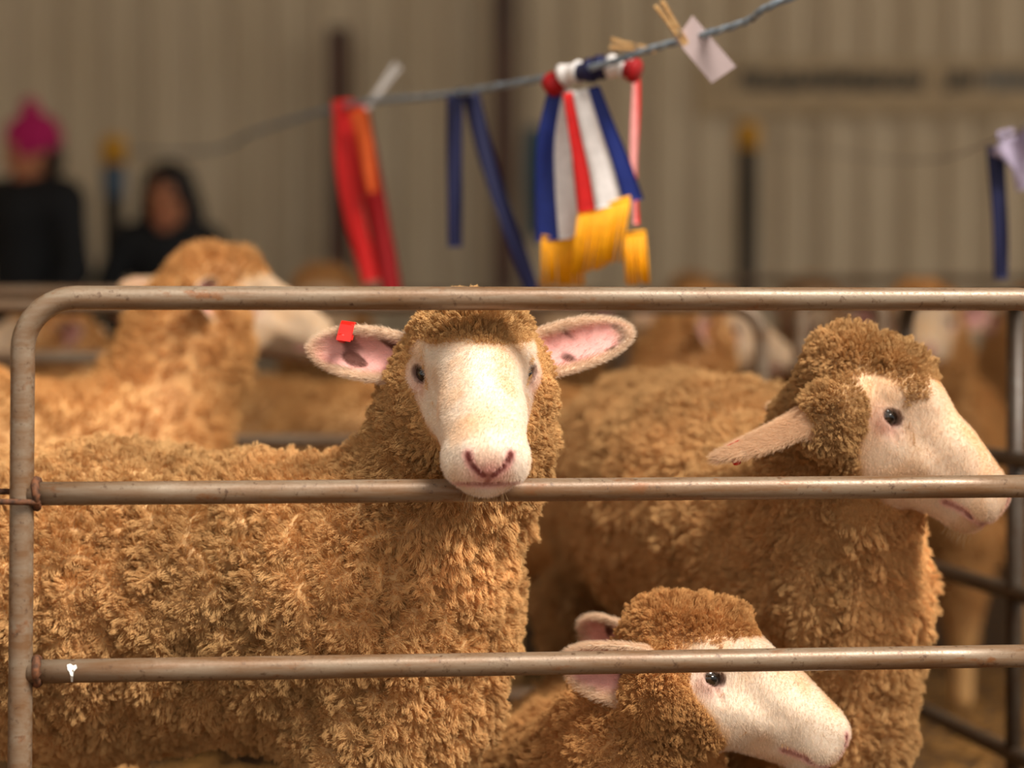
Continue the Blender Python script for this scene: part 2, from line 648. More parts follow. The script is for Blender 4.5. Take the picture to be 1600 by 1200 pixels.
def grow_wool(name, V, Q, Nv, dens, length, colr, droop, count, spacing, parent, rng, rad=0.00045, npts=6, tight=0.95, crimp=0.0010, blunt=0.60):
    mixv, area = sample(V, Q, Nv, dens, count, rng)
    p, n, L, C = mixv(V), mixv(Nv), mixv(length), mixv(colr)
    dr = mixv(droop)
    n /= np.linalg.norm(n, axis=1)[:, None]
    nc = max(int(area / (spacing ** 2)), 10)
    ci = rng.choice(count, min(nc, count // 4), replace=False)
    own = nearest(p.tolist(), p[ci].tolist())
    nb = max(nc // 14, 4)
    bi = rng.choice(len(ci), nb, replace=False)
    big = nearest(p[ci].tolist(), p[ci][bi].tolist())
    g = np.array((0, 0, -1.0))
    def direc(n, dr, jit):
        d = n + g * dr[:, None] + rng.normal(size=n.shape) * jit
        return d / np.linalg.norm(d, axis=1)[:, None]
    dc = direc(n[ci], dr[ci], 0.13)
    lc = L[ci] * rng.uniform(0.82, 1.14, len(ci))
    # staples lean a little towards the middle of their bigger lock, which opens cracks between locks
    lean = p[ci][bi][big] - p[ci]
    dist = np.linalg.norm(lean, axis=1)[:, None]
    dc = dc + 0.34 * lean / np.maximum(dist, 0.012)
    dc /= np.linalg.norm(dc, axis=1)[:, None]
    edge = np.clip(dist[:, 0] / (spacing * 2.4), 0, 1)
    lc = lc * (1.10 - 0.50 * edge ** 2) * rng.uniform(.86, 1.12, nb)[big]
    side = np.cross(dc, rng.normal(size=dc.shape)); side /= np.linalg.norm(side, axis=1)[:, None]
    ph = rng.uniform(0, 6.28, len(ci))
    d = 0.35 * direc(n, dr, 0.25) + 0.65 * dc[own]
    d /= np.linalg.norm(d, axis=1)[:, None]
    Lh = lc[own] * rng.uniform(0.88, 1.03, count)
    off = p - p[ci][own]
    t = np.linspace(0, 1, npts)
    pts = np.empty((count, npts, 3))
    for j, tj in enumerate(t):
        st = p + d * (Lh * tj)[:, None] - n * 0.003 * (1 - tj)
        axp = p[ci][own] + dc[own] * (Lh * tj)[:, None] + off * (blunt + (0.9 - blunt) * (1 - tj))
        w = tight * min(1.0, tj * 1.35)
        q = st * (1 - w) + axp * w
        q += side[own] * (crimp * tj * np.sin(ph[own] + tj * Lh / 0.0062 * 6.28 / 2))[:, None]
        q += rng.normal(size=q.shape) * (0.00055 * tj)
        pts[:, j] = q
    rr = np.tile(rad * (1.0 - 0.45 * t), (count, 1))
    C = C * rng.uniform(0.91, 1.08, len(ci))[own][:, None] * rng.uniform(0.9, 1.08, count)[:, None]
    return curves_obj(name, pts, rr, C, M_HAIR, parent)


def grow_fuzz(name, V, Q, Nv, dens, length, colr, flow, count, parent, rng, rad=0.00012):
    mixv, area = sample(V, Q, Nv, dens, count, rng)
    p, n, L, C, fl = mixv(V), mixv(Nv), mixv(length), mixv(colr), mixv(flow)
    n /= np.linalg.norm(n, axis=1)[:, None]
    d = n * 0.55 + fl + rng.normal(size=n.shape) * 0.15
    d /= np.linalg.norm(d, axis=1)[:, None]
    L = L * rng.uniform(0.6, 1.2, count)
    pts = np.stack([p, p + d * L[:, None] * 0.5 + n * 0.0002, p + d * L[:, None] + fl * (L * 0.15)[:, None]], 1)
    rr = np.tile(rad * np.array((1, 0.8, 0.3)), (count, 1))
    return curves_obj(name, pts, rr, C * rng.uniform(0.92, 1.06, count)[:, None], M_HAIR, parent)


def uv_ball(name, mat, parent, c, R, r, n=20):
    V, F = [], []
    for i in range(n // 2 + 1):
        th = PI * i / (n // 2)
        for k in range(n):
            a = 2 * PI * k / n
            q = np.array((math.cos(th) * r[0], math.sin(th) * math.cos(a) * r[1], math.sin(th) * math.sin(a) * r[2]))
            V.append(R @ q + c)
    for i in range(n // 2):
        for k in range(n):
            F.append((i * n + k, (i + 1) * n + k, (i + 1) * n + (k + 1) % n, i * n + (k + 1) % n))
    return mesh_obj(name, V, F, mat, parent)


def build_sheep(root, origin, body, heads, s, ears, seed, wool_n, wool_tone, lo, hi, hc=0.011, hf=0.0026, spacing=0.0088,
                wool_len=0.0165, fuzz_n=0, far_side=None, tag_ear=None, ruff=None, rad=0.00030, ground=0.12, topknot=1.0, grade=None, crown=1.0, edge=-.030, cheek=0.0, undercoat=0.75, tkf=-.022, cheekf=-.020, folds=0.0, face_c=None):
    """body: list of (a, b, ra, rb, k) world capsules; heads: (R, t)"""
    R, t = heads
    origin = np.array(origin, float)
    rng = np.random.default_rng(seed)
    prims = [Prim('cone', k, 'add', None, a=a, b=b, ra=ra, rb=rb) for (a, b, ra, rb, k) in body]
    hp, face, earp, marks = head_prims(R, t, s, ears, topknot, crown, tkf, cheekf)
    allp = prims + hp
    hb = [p.bound() for p in hp if p.op == 'add']
    flo = np.min([c - r for c, r in hb], 0); fhi = np.max([c + r for c, r in hb], 0)
    flo = np.maximum(flo, t - 0.22 * s); fhi = np.minimum(fhi, t + 0.22 * s)
    V, Q = mesh_field(allp, lo, hi, flo, fhi, hc, hf)
    if folds:
        # wrinkles of the fleece: narrow creases running round the trunk
        tmp = mesh_obj('tmp', V, Q)
        N0 = np.empty(len(V) * 3, np.float32); tmp.data.vertex_normals.foreach_get('vector', N0); N0 = N0.reshape(-1, 3)
        me0 = tmp.data; bpy.data.objects.remove(tmp); bpy.data.meshes.remove(me0)
        far = sstep(.13, .22, np.linalg.norm(V - t, axis=1))
        for sg, p, Ln, W in earp: far = far * sstep(.010, .030, p.dist(V[:, 0], V[:, 1], V[:, 2]))
        far = far * sstep(.012, .035, dist_at(face, V))
        for fr, am, wd, sd in ((9, 1.0, .16, 1), (17, .6, .22, 2)):
            w_ = wob(V * np.array((1.25, 1.0, .55)) + .03 * np.stack([wob(V, 8, 60 + sd)] * 3, 1), fr, seed + 40 + sd)
            V = V - N0 * (folds * am * far * np.exp(-((w_ - .5) / wd) ** 2))[:, None]
    # colours and masks
    h = local(V, R, t) / s
    dface = dist_at(face, V) / s
    up, fw = h[:, 2], h[:, 1]
    fb = edge + cheek * sstep(-.004, -.040, up) * sstep(.015, .040, np.abs(h[:, 0])) + np.where(up > 0.026, (up - 0.026) * 1.4, np.where(up < -0.012, (-0.012 - up) * 0.95, 0))
    fb = fb + 0.012 * (wob(V, 22, seed) - 0.5)
    bare = sstep(-0.012, 0.014, fw - fb) * sstep(0.016, 0.008, dface)
    earm = np.zeros(len(V)); inner = np.zeros(len(V)); eu = np.zeros((len(V), 3))
    for sg, p, Ln, W in earp:
        q = local(V, p.R, p.t)
        d = p.dist(V[:, 0], V[:, 1], V[:, 2])
        m = sstep(0.006, 0.002, d) * sstep(0.006, 0.016, q[:, 0])
        earm = np.maximum(earm, m)
        zc = 0.55 * q[:, 1] ** 2 / W - 0.35 * 0.55 * W
        opn = (q[:, 2] > zc) * sstep(0.86, 0.50, np.abs(q[:, 1]) / np.maximum(W * np.sqrt(np.clip(1 - ((q[:, 0] - .46 * Ln) / (.54 * Ln)) ** 2, 0.02, 1)), 1e-4)) * sstep(1.0, 0.78, q[:, 0] / Ln)
        inner = np.maximum(inner, m * opn)
    bare = np.maximum(bare, earm)
    tone = np.array(wool_tone)
    wc = tone[None, :] * (0.86 + 0.28 * wob(V, 3.2, seed))[:, None]
    if grade is not None: wc = wc * grade(V)
    fc = np.tile(C_FACE if face_c is None else np.array(face_c), (len(V), 1))
    fc = fc * (0.93 + 0.1 * wob(V, 30, seed + 3))[:, None]
    tan = np.array(srgb(226, 176, 122))
    ax_ = np.abs(h[:, 0])
    m1 = sstep(0.5, 0.95, wob(V, 16, seed + 5)) * 0.35 + sstep(0.030, 0.0, fw - fb) * 0.45
    m1 = m1 + 0.55 * np.exp(-((ax_ / .026) ** 2 + ((fw - .150) / .022) ** 2)) * (up > 0.01) + 0.30 * np.exp(-(((ax_ - .026) / .014) ** 2 + ((fw - .085) / .045) ** 2)) * (up > 0)
    m1 = np.clip(m1, 0, .8) * (1 - earm)
    m1 = m1 + .38 * earm
    fc = fc * (1 - m1[:, None]) + tan * m1[:, None]
    ax_ = np.abs(h[:, 0])
    def near(key, r0, r1):
        d = np.full(len(V), 1.0)
        for a, b in marks[key]:
            d = np.minimum(d, Prim('cone', .01, a=a, b=b, ra=.0, rb=.0).dist(h[:, 0], h[:, 1], h[:, 2]))
        return sstep(r1, r0, d)
    nose = np.exp(-((ax_ / .020) ** 2 + ((fw - .192) / .022) ** 2 + ((up - .004) / .018) ** 2))
    eyep = np.exp(-(((ax_ - .058) / .02) ** 2 + ((fw - .006) / .022) ** 2 + ((up + .004) / .016) ** 2)) * 0.6
    pk = np.clip(np.maximum(np.maximum(nose * 1.1, near('lip', .002, .010) * .8), np.maximum(eyep, near('hole', .004, .010) * .8)), 0, 1)
    fc = fc * (1 - pk[:, None]) + C_PINK * pk[:, None]
    lidr = np.zeros(len(V))
    for sg in (1, -1):
        q = (h - np.array(EYE_C(sg)))
        o_ = EYE_OUT(sg); b_ = unit(np.cross((0, 0, 1), o_)); c_ = np.cross(o_, b_)
        e_ = np.sqrt((q @ b_ / .0142) ** 2 + ((q @ c_ - .0005) / .0098) ** 2)
        lidr = np.maximum(lidr, sstep(1.25, .98, e_) * (q @ o_ > .006) * (np.linalg.norm(q, axis=1) < .026))
    fc = fc * (1 - .6 * lidr[:, None]) + np.array(srgb(104, 58, 50)) * .6 * lidr[:, None]
    hole = near('hole', .0030, .0044)
    fc = fc * (1 - hole[:, None]) + np.array(srgb(146, 80, 74)) * hole[:, None]
    seam = near('lip', .0026, .0042) * .6
    fc = fc * (1 - seam[:, None]) + np.array(srgb(150, 84, 72)) * seam[:, None]
    ic = C_PINK * 0.92 * (0.9 + 0.2 * wob(V, 40, seed + 8))[:, None]
    spot = sstep(0.66, 0.86, wob(V, 34, seed + 9))
    ic = ic * (1 - spot[:, None]) + np.array(srgb(96, 52, 40)) * spot[:, None]
    fc = fc * (1 - inner[:, None]) + ic * inner[:, None]
    colr = wc * (1 - bare[:, None]) + fc * bare[:, None]
    bod = mesh_obj('body', V - origin, Q, M_SKIN, root, True, colr)
    me = bod.data
    Nv = np.empty(len(V) * 3, np.float32)
    me.vertex_normals.foreach_get('vector', Nv)
    Nv = Nv.reshape(-1, 3).astype(float)
    # wool
    dens = (1 - sstep(0.30, 0.97, bare)) * sstep(ground, ground + 0.12, V[:, 2] - 0)
    if far_side is not None:
        dens = dens * np.where(Nv @ np.array(far_side) > 0.30, 0.22, 1.0)
    head_near = sstep(0.16, 0.10, np.linalg.norm(h - np.array((0, -.02, 0)), axis=1))
    dens = dens * (1 + 1.3 * head_near)
    ln = np.full(len(V), wool_len)
    tk = sstep(0.02, 0.05, up) * head_near
    ln = ln * (1 - 0.25 * head_near * (1 - tk))
    ln = ln * np.where(head_near > 0.1, 0.35 + 0.65 * sstep(0.000, 0.030, fb - fw), 1.0)
    droop = np.full(len(V), 0.16) - 0.10 * tk
    if ruff is not None:
        rm = ruff(V)
        ln = ln * (1 + 0.45 * rm); droop = droop + 0.6 * rm
        colr = colr * (1 + 0.12 * rm[:, None])
    Vl = V - origin
    w = grow_wool('wool', Vl, Q, Nv, dens, ln, wc if ruff is None else wc * (1 + 0.22 * rm[:, None]), droop, wool_n, spacing, root, rng, rad)
    w['kind'] = 'stuff'
    if undercoat:
        u_ = grow_wool('wool_undercoat', Vl, Q, Nv, dens, ln * .62, wc, droop * .5, int(wool_n * undercoat), spacing * .45, root, rng, rad * 1.2, 4, .35, .0005)
        u_['kind'] = 'stuff'
    if fuzz_n:
        dz = sstep(0.3, 0.8, bare) * (1 - 0.97 * inner) * (1 - 0.8 * nose) * (1 + 1.5 * earm)
        dz = dz * (np.linalg.norm(h - np.array((0, .06, 0)), axis=1) < 0.27)
        fl = np.tile(R[:, 1] * 0.3 - R[:, 2] * 0.25, (len(V), 1))
        for sg, p, Ln, W in earp:
            mm = (np.abs(h[:, 0] * sg) > 0.05) & (earm > 0.5) & (h[:, 0] * sg > 0)
            fl[mm] = p.R[:, 0] * 0.7
        fz = grow_fuzz('face_hair', Vl, Q, Nv, dz, 0.0034 + 0.0040 * earm, colr, fl, fuzz_n, root, rng)
        fz['kind'] = 'stuff'
    # eyes
    for sg in (1, -1):
        out = EYE_OUT(sg); b = unit(np.cross((0, 0, 1), out)); c = np.cross(out, b)
        q = R @ np.stack([out, b, c], 1)
        cc = R @ (np.array(EYE_C(sg)) * s) + t - origin
        e = uv_ball('eye', M_EYE, root, cc, q, (.0183 * s, .0178 * s, .0172 * s))
        uv_ball('pupil', M_PUPIL, e, cc + q @ np.array((.0133 * s, 0, 0)), q, (.0058 * s, .0092 * s, .0062 * s), 16)
    # ear tag clipped over the edge of one ear
    if tag_ear is not None:
        sg, along, edge = tag_ear
        for s2, p, Ln, W in earp:
            if s2 != sg: continue
            wq = W * math.sqrt(max(0.05, 1 - ((along - .46) / .54) ** 2))
            mb = MB()
            ye = edge * wq
            zc = 0.55 * ye * ye / W - 0.35 * 0.55 * W
            path = [(-.020, .0062), (-.010, .0066), (.001, .0064), (.0056, .004), (.0066, 0), (.0056, -.004), (.001, -.0064), (-.016, -.0066)]
            hw = .0085
            for (dy, dz) in path:
                for dx in (-hw, hw):
                    for th in (0.0, 1.0):
                        dzz = dz * (1.0 - 0.2 * th)
                        q = np.array((along * Ln + dx, ye + edge * (dy - (.0012 * th if dy > 0.003 else 0)), zc + dzz + edge * dy * 0.5))
                        mb.v.append(tuple(p.R @ q + p.t - origin))
            k = len(path)
            for i in range(k - 1):
                a = i * 4; b = a + 4
                mb.f += [(a, a + 2, b + 2, b), (a + 1, b + 1, b + 3, a + 3), (a, b, b + 1, a + 1), (a + 2, a + 3, b + 3, b + 2)]
            mb.f += [(0, 1, 3, 2), (k * 4 - 4, k * 4 - 2, k * 4 - 1, k * 4 - 3)]
            et = mb.build('ear_tag', M_TAG, root, False)
            et['label'] = 'red plastic ear tag'
            stud = MB()
            sc_ = p.R @ np.array((along * Ln + .004, ye - edge * .016, zc - edge * edge * .0)) + p.t - origin
            nrm = p.R[:, 2]
            stud.tube([sc_ - nrm * .010, sc_ + nrm * .012], [.0035, .0035], 10)
            stud.tube([sc_ + nrm * .008, sc_ + nrm * .013], [.0058, .0050], 12)
            stud.build('stud', M_TAG, et)
    return bod


def whiskers(root, R, t, s, n, seed, origin):
    rng = np.random.default_rng(seed)
    base = np.stack([rng.uniform(-.020, .020, n), rng.uniform(.150, .182, n), np.full(n, -.036)], 1)
    d = np.stack([base[:, 0] * 14, rng.uniform(-.1, .6, n), np.full(n, -1.0)], 1) + rng.normal(size=(n, 3)) * .15
    d /= np.linalg.norm(d, axis=1)[:, None]
    L = rng.uniform(.010, .024, n)[:, None]
    pts = np.stack([base, base + d * L * .5, base + d * L + np.array((0, 0, -.002))], 1) * s
    pts = pts @ R.T + t - np.array(origin)
    o = curves_obj('whiskers', pts, np.tile(np.array((.00022, .0002, .00008)), (n, 1)), np.tile(np.array(srgb(200, 170, 130)), (n, 1)), M_HAIR, root)
    o['kind'] = 'stuff'


def leg(top, foot, r0, r1):
    """thigh to hoof with a knee"""
    top, foot = np.array(top, float), np.array(foot, float)
    mid = top * 0.45 + foot * 0.55
    return [(tuple(top), tuple(mid), r0, r1 * 1.35, .05), (tuple(mid), tuple(foot), r1 * 1.3, r1, .02)]


# ------------------------------------------------------------------ the shed
WALL_Y = 10.5
PITCHW = 0.182


def clad_sheet(ribs, height, depth=0.046):
    """one trapezoidal-rib steel sheet standing in XZ, ribs towards -Y"""
    prof = [(0, 0)]
    for i in range(ribs):
        x = (i + 0.5) * PITCHW
        prof += [(x - .040, 0), (x - .020, -depth), (x + .020, -depth), (x + .040, 0)]
    prof += [(ribs * PITCHW + .004, 0)]
    V, F = [], []
    for x, y in prof:
        V += [(x, y, 0), (x, y, height)]
    n = len(prof)
    for x, y in prof:
        V += [(x, y + .0012, 0), (x, y + .0012, height)]
    for i in range(n - 1):
        a, b = 2 * i, 2 * i + 2
        F.append((a, b, b + 1, a + 1))
        a += 2 * n; b += 2 * n
        F.append((a, a + 1, b + 1, b))
    F += [(0, 1, 2 * n + 1, 2 * n), (2 * n - 2, 4 * n - 2, 4 * n - 1, 2 * n - 1)]
    return V, F


def cladding(name, width, height, loc, rz, label):
    root = empty(name, loc, rz)
    tag(root, label, 'wall', kind='structure')
    V, F = clad_sheet(4, height)
    first = mesh_obj('cladding_sheet', V, F, M_CLAD, root, False)
    n = int(round(width / (4 * PITCHW)))
    for i in range(1, n):
        share(first, root, loc=(i * 4 * PITCHW, 0, 0))
    return root


cladding('wall_back', 13.1, 5.6, (-6.0, WALL_Y, 0), 0, 'tan ribbed steel shed wall behind the pens')
cladding('wall_left', 8.7, 5.6, (-6.0, 1.8, 0), PI / 2, 'unseen tan ribbed steel side wall, added to darken the far left')  # wall out of view, added to cut light from the left
fl = MB().box((0.5, 4.5, -0.05), (14, 13, 0.1)).build('floor', M_DIRT, None, False)
tag(fl, 'straw-strewn earth floor of the sheep shed', 'floor', kind='structure')
rf = MB().box((0.5, 6.25, 5.66), (13.4, 8.9, 0.05)).build('ceiling', mat_plain('roof_steel', srgb(150, 138, 120), 0.6), None, False)  # unseen roof; front edge set to limit how far the sun reaches
tag(rf, 'unseen grey steel shed roof above the pens, sized to shade the back', 'ceiling', kind='structure')


# ------------------------------------------------------------------ pipe panels
def pipe_panel(name, a, b, top, rails, label, cat='panel', r=0.0134, bend=0.058, uprights=(), lean=0.0, welds=True, group=None, pm=None):
    """a, b: floor points (x, y) of the two end posts"""
    a, b = Vector((a[0], a[1], 0)), Vector((b[0], b[1], 0))
    W = (b - a).length
    root = empty(name, a, math.atan2(b.y - a.y, b.x - a.x))
    tag(root, label, cat, group)
    pm = pm or M_TUBE
    path = [(-lean, 0, 0.012), (-lean * .5, 0, top * .45), (0, 0, top - bend - .02)]
    for i in range(0, 11):
        t = PI / 2 * i / 10
        path.append((bend - bend * math.cos(t), 0, top - bend + bend * math.sin(t)))
    n = 12
    for i in range(1, n):
        path.append((bend + (W - 2 * bend) * i / n, 0, top))
    for i in range(0, 11):
        t = PI / 2 * i / 10
        path.append((W - bend + bend * math.sin(t), 0, top - bend + bend * math.cos(t)))
    path += [(W, 0, top * .45), (W, 0, 0.012)]
    MB().tube(path, r, 20).build('frame', pm, root)
    for z in rails:
        MB().tube([(-lean * .5 * (1 - z / top) + r * .45 + ((W - r * .9) * i / 8), 0, z) for i in range(9)], r * 0.985, 20).build('rail', pm, root)
        if welds:
            for x, sg in ((r * .8, 1), (W - r * .8, -1)):
                m = MB()
                rng = random.Random(int(z * 1000) + sg)
                ring = []
                for k in range(18):
                    an = 2 * PI * k / 18
                    rr = r * rng.uniform(0.98, 1.14)
                    ring.append((x + sg * r * rng.uniform(.15, .4), rr * math.cos(an), z + rr * math.sin(an)))
                m.tube(ring + [ring[0]], [r * rng.uniform(.26, .42) for _ in range(19)], 8)
                m.build('weld', M_WELD, root)
    for x in uprights:
        MB().tube([(x, 0, 0.012), (x, 0, top * .5), (x, 0, top)], r * .97, 16).build('upright', pm, root)
    return root


PA, PB = (-0.5400, 2.6684), (0.6420, 2.8030)
front = pipe_panel('pipe_panel', PA, PB, 0.8915, (0.675, 0.4778, 0.285, 0.10),
                   'rusty brown pipe panel in front, the white-faced sheep resting its chin on it', lean=0.010)
# splash of white on the lower rail
mk = MB()
ang = math.atan2(PB[1] - PA[1], PB[0] - PA[0])
outl = [(0, .0085), (.003, .0095), (.006, .0075), (.0085, .0085), (.0095, .005), (.0066, .0015), (.0058, -.004), (.0052, -.011), (.0036, -.011), (.0034, -.003), (.0024, .001), (.0008, .0035)]
Vm, Fm = [], []
for lay, ex in ((0, .0002), (1, .0009)):
    for (x, z) in outl:
        yy = -math.sqrt(max(.0134 ** 2 - z * z, 0)) - ex
        Vm.append((.0475 + x * 1.15, yy, .4778 + z))
n_ = len(outl)
Fm = [tuple(range(n_, 2 * n_))] + [(i, (i + 1) % n_, n_ + (i + 1) % n_, n_ + i) for i in range(n_)]
s_ = mesh_obj('white_splash', Vm, Fm, mat_plain('white_dropping', srgb(235, 232, 224), .7), front, False)
s_['label'] = 'white bird dropping'
# wire tie that chains the panel to its neighbour on the left
wr = MB()
zt = .668
wpath = [(-.16, -.006, zt + .004), (-.09, -.012, zt + .001), (-.03, -.0185, zt), (.004, -.0190, zt - .001), (.0165, -.012, zt - .002), (.0185, .0, zt + .002), (.012, .015, zt + .006),
         (-.004, .0190, zt + .008), (-.03, .013, zt + .009), (-.09, .004, zt + .010), (-.16, .002, zt + .012)]
wr.tube(wpath, .0034, 8)
wt = wr.build('wire_tie', M_WELD)
wt.location = (PA[0], PA[1], 0); wt.rotation_euler = (0, 0, ang)
tag(wt, 'rusted wire loop tied around the left post of the front panel', 'wire')


def copy_tree(o, parent=None):
    c = o.copy(); link(c)
    c.parent = parent
    for ch in list(o.children): copy_tree(ch, c)
    return c


dirx = Vector((PB[0] - PA[0], PB[1] - PA[1], 0)).normalized()
nl = copy_tree(front)
for ch in list(nl.children):
    if ch.name.startswith('white_splash'): bpy.data.objects.remove(ch)
nl.location = Vector((PA[0], PA[1], 0)) - dirx * (1.1896 + 0.05)
nl['label'] = 'next pipe panel beyond the left end of the front row'
nr = copy_tree(front)
for ch in list(nr.children):
    if ch.name.startswith('white_splash'): bpy.data.objects.remove(ch)
nr.location = Vector((PB[0], PB[1], 0)) + dirx * 0.06
nr['label'] = 'next pipe panel beyond the right end of the front row'

RZ = (0.655, 0.45, 0.20)
pipe_panel('pipe_panel', (-1.32, 4.36), (0.443, 4.29), 0.895, (0.655, 0.20), 'grey pipe panel behind the chin-resting sheep, its rounded corner left of the crested sheep', welds=False)
pipe_panel('pipe_panel', (0.510, 4.28), (0.655, 4.30), 0.905, RZ, 'narrow grey pipe panel just behind the crest of the right-hand sheep', welds=False, bend=.03)
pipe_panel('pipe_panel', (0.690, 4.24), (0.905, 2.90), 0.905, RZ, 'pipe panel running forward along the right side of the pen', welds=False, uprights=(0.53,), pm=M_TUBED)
pipe_panel('pipe_panel', (-2.6, 4.62), (-0.55, 4.66), 0.925, (0.80, 0.60, 0.40, 0.2), 'far grey pipe panel behind the left-hand blurred sheep', welds=False)
pipe_panel('pipe_panel', (0.62, 7.4), (2.6, 7.1), 1.0, (0.76, 0.5, 0.25), 'far grey pipe panel against the wall on the right', welds=False)
pipe_panel('pipe_panel', (-1.6, 7.1), (0.32, 6.95), 0.95, (0.76, 0.5, 0.25), 'farthest grey pipe panel in the middle of the shed', welds=False)


# ------------------------------------------------------------------ the three sheep at the front
def T(*v): return tuple(float(c) for c in v)


# A: broadside, head turned to the camera, chin on the rail
orgA = (-0.45, 3.08, 0)
rootA = empty('sheep', orgA)
tag(rootA, 'sheep facing the camera with its chin resting on the middle rail', 'sheep', 'sheep in the pens')
psi, th = math.radians(6.5), math.radians(35)
fA = (math.sin(psi) * math.cos(th), -math.cos(psi) * math.cos(th), -math.sin(th))
hA = head_frame(P(741, 583, 2.815), fA)
earsA = [(1, (-.95, .10, .13), (.10, -.90, .12), .138, .032), (-1, (.93, .16, .26), (-.10, -.92, .16), .146, .031)]
bodyA = [
    (T(*P(555, 932, 3.00)), T(*P(150, 940, 3.09)), .172, .190, .06),
    (T(*P(150, 940, 3.09)), T(*P(-330, 945, 3.20)), .190, .180, .06),
    (T(*P(628, 985, 2.965)), T(*P(560, 960, 3.0)), .122, .165, .06),
    (T(*P(640, 1090, 2.965)), T(*P(560, 1010, 3.02)), .110, .150, .06),
    (T(*P(640, 900, 2.96)), T(*P(722, 680, 2.90)), .130, .094, .06),
    (T(*P(722, 690, 2.90)), T(*P(736, 590, 2.88)), .094, .078, .05),
]
for dx, dy, top in ((-.19, -.07, .34), (-.17, .09, .34), (-.93, -.05, .36), (-.90, .16, .36)):
    yb = 3.0 - (dx + .17) * .30
    bodyA += leg((dx, yb + dy, top), (dx - .01, yb + dy, .03), .085, .024)
ruffA = lambda V: sstep(.12, .05, np.linalg.norm((V - P(745, 850, 2.86)) * np.array((1, .8, 1.25)), axis=1))
build_sheep(rootA, orgA, bodyA, hA, 1.0, earsA, 3, 400000, srgb(216, 172, 116), (-1.32, 2.62, 0), (.10, 3.55, .99), far_side=(0, 1, 0),
            fuzz_n=60000, tag_ear=(1, .68, -1), ruff=ruffA, topknot=.42, crown=.52, cheek=.075, hc=.0065, folds=.011)
whiskers(rootA, *hA, 1.0, 60, 5, orgA)

# B: crested head in profile, body running back
orgB = (0.30, 3.45, 0)
rootB = empty('sheep', orgB)
tag(rootB, 'sheep with a tall woolly crest in profile at right, nose behind the rail', 'sheep', 'sheep in the pens')
th = math.radians(40)
hB = head_frame(P(1366, 648, 2.965), (math.cos(th), 0.0, -math.sin(th)))
earsB = [(1, (-.90, -.22, -.42), (.05, .30, -.93), .172, .025), (-1, (-.45, .88, -.15), (0, -.3, -.9), .12, .026)]
bodyB = [
    ((.385, 3.25, .560), (.30, 3.50, .585), .150, .185, .06),
    ((.30, 3.50, .585), (.235, 3.82, .600), .185, .190, .06),
    (T(*P(1300, 980, 3.14)), (.35, 3.28, .55), .112, .15, .06),
    (T(*P(1310, 1130, 3.14)), (.35, 3.28, .48), .100, .13, .06),
    (T(*P(1285, 900, 3.13)), T(*P(1318, 700, 3.03)), .125, .085, .06),
    (T(*P(1318, 710, 3.03)), T(*P(1345, 640, 2.99)), .085, .070, .05),
]
for x, y in ((.32, 3.24), (.45, 3.24), (.12, 3.86), (.34, 3.88)):
    bodyB += leg((x, y, .40), (x, y, .03), .085, .024)
ruffB = lambda V: sstep(.14, .05, np.linalg.norm((V - P(1400, 880, 3.06)) * np.array((1.2, .8, .8)), axis=1))
build_sheep(rootB, orgB, bodyB, hB, 1.0, earsB, 4, 300000, srgb(210, 166, 112), (-.05, 2.75, 0), (.78, 4.12, 1.0), far_side=(0, 1, 0),
            fuzz_n=40000, tag_ear=(1, .80, 1), ruff=ruffB, topknot=.92, crown=.92, edge=-.050, cheek=.02, tkf=.000, cheekf=-.044, face_c=srgb(236, 206, 176), hc=.007, folds=.008)
whiskers(rootB, *hB, 1.0, 60, 6, orgB)

# C: lying low between the two, head in profile
orgC = (0.12, 3.2, 0)
rootC = empty('sheep', orgC)
tag(rootC, 'low-lying sheep at the bottom, eye just below the lower rail', 'sheep', 'sheep in the pens')
th = math.radians(31)
hC = head_frame(P(1100, 1050, 2.895), (math.cos(th), -.06, -math.sin(th)))
earsC = [(1, (-.985, -.10, .10), (.12, -.90, -.42), .118, .042), (-1, (-.80, .50, .25), (.1, -.9, -.3), .125, .036)]
bodyC = [
    (T(*P(1035, 1075, 2.91)), T(*P(985, 1170, 2.94)), .072, .086, .05),
    (T(*P(985, 1170, 2.94)), (.13, 3.02, .25), .086, .12, .06),
    ((.13, 3.02, .25), (.12, 3.24, .20), .13, .155, .06),
    ((.12, 3.24, .20), (.11, 3.52, .19), .155, .150, .06),
    ((.04, 3.0, .10), (.02, 2.92, .035), .05, .024, .03), ((.02, 2.92, .035), (.06, 3.06, .03), .026, .022, .02),
    ((.20, 3.0, .10), (.22, 2.92, .035), .05, .024, .03), ((.22, 2.92, .035), (.19, 3.06, .03), .026, .022, .02),
    ((.22, 3.50, .12), (.29, 3.38, .05), .08, .03, .04), ((.29, 3.38, .05), (.27, 3.28, .03), .03, .022, .02),
]
build_sheep(rootC, orgC, bodyC, hC, .97, earsC, 5, 190000, srgb(204, 154, 98), (-.12, 2.70, 0), (.55, 3.72, .62), far_side=(0, 1, 0),
            fuzz_n=40000, tag_ear=(1, .66, -.55), ground=-.1, topknot=.65, crown=.78, edge=-.042, cheek=.06, cheekf=-.045, face_c=srgb(240, 218, 194), hc=.008, folds=.006)


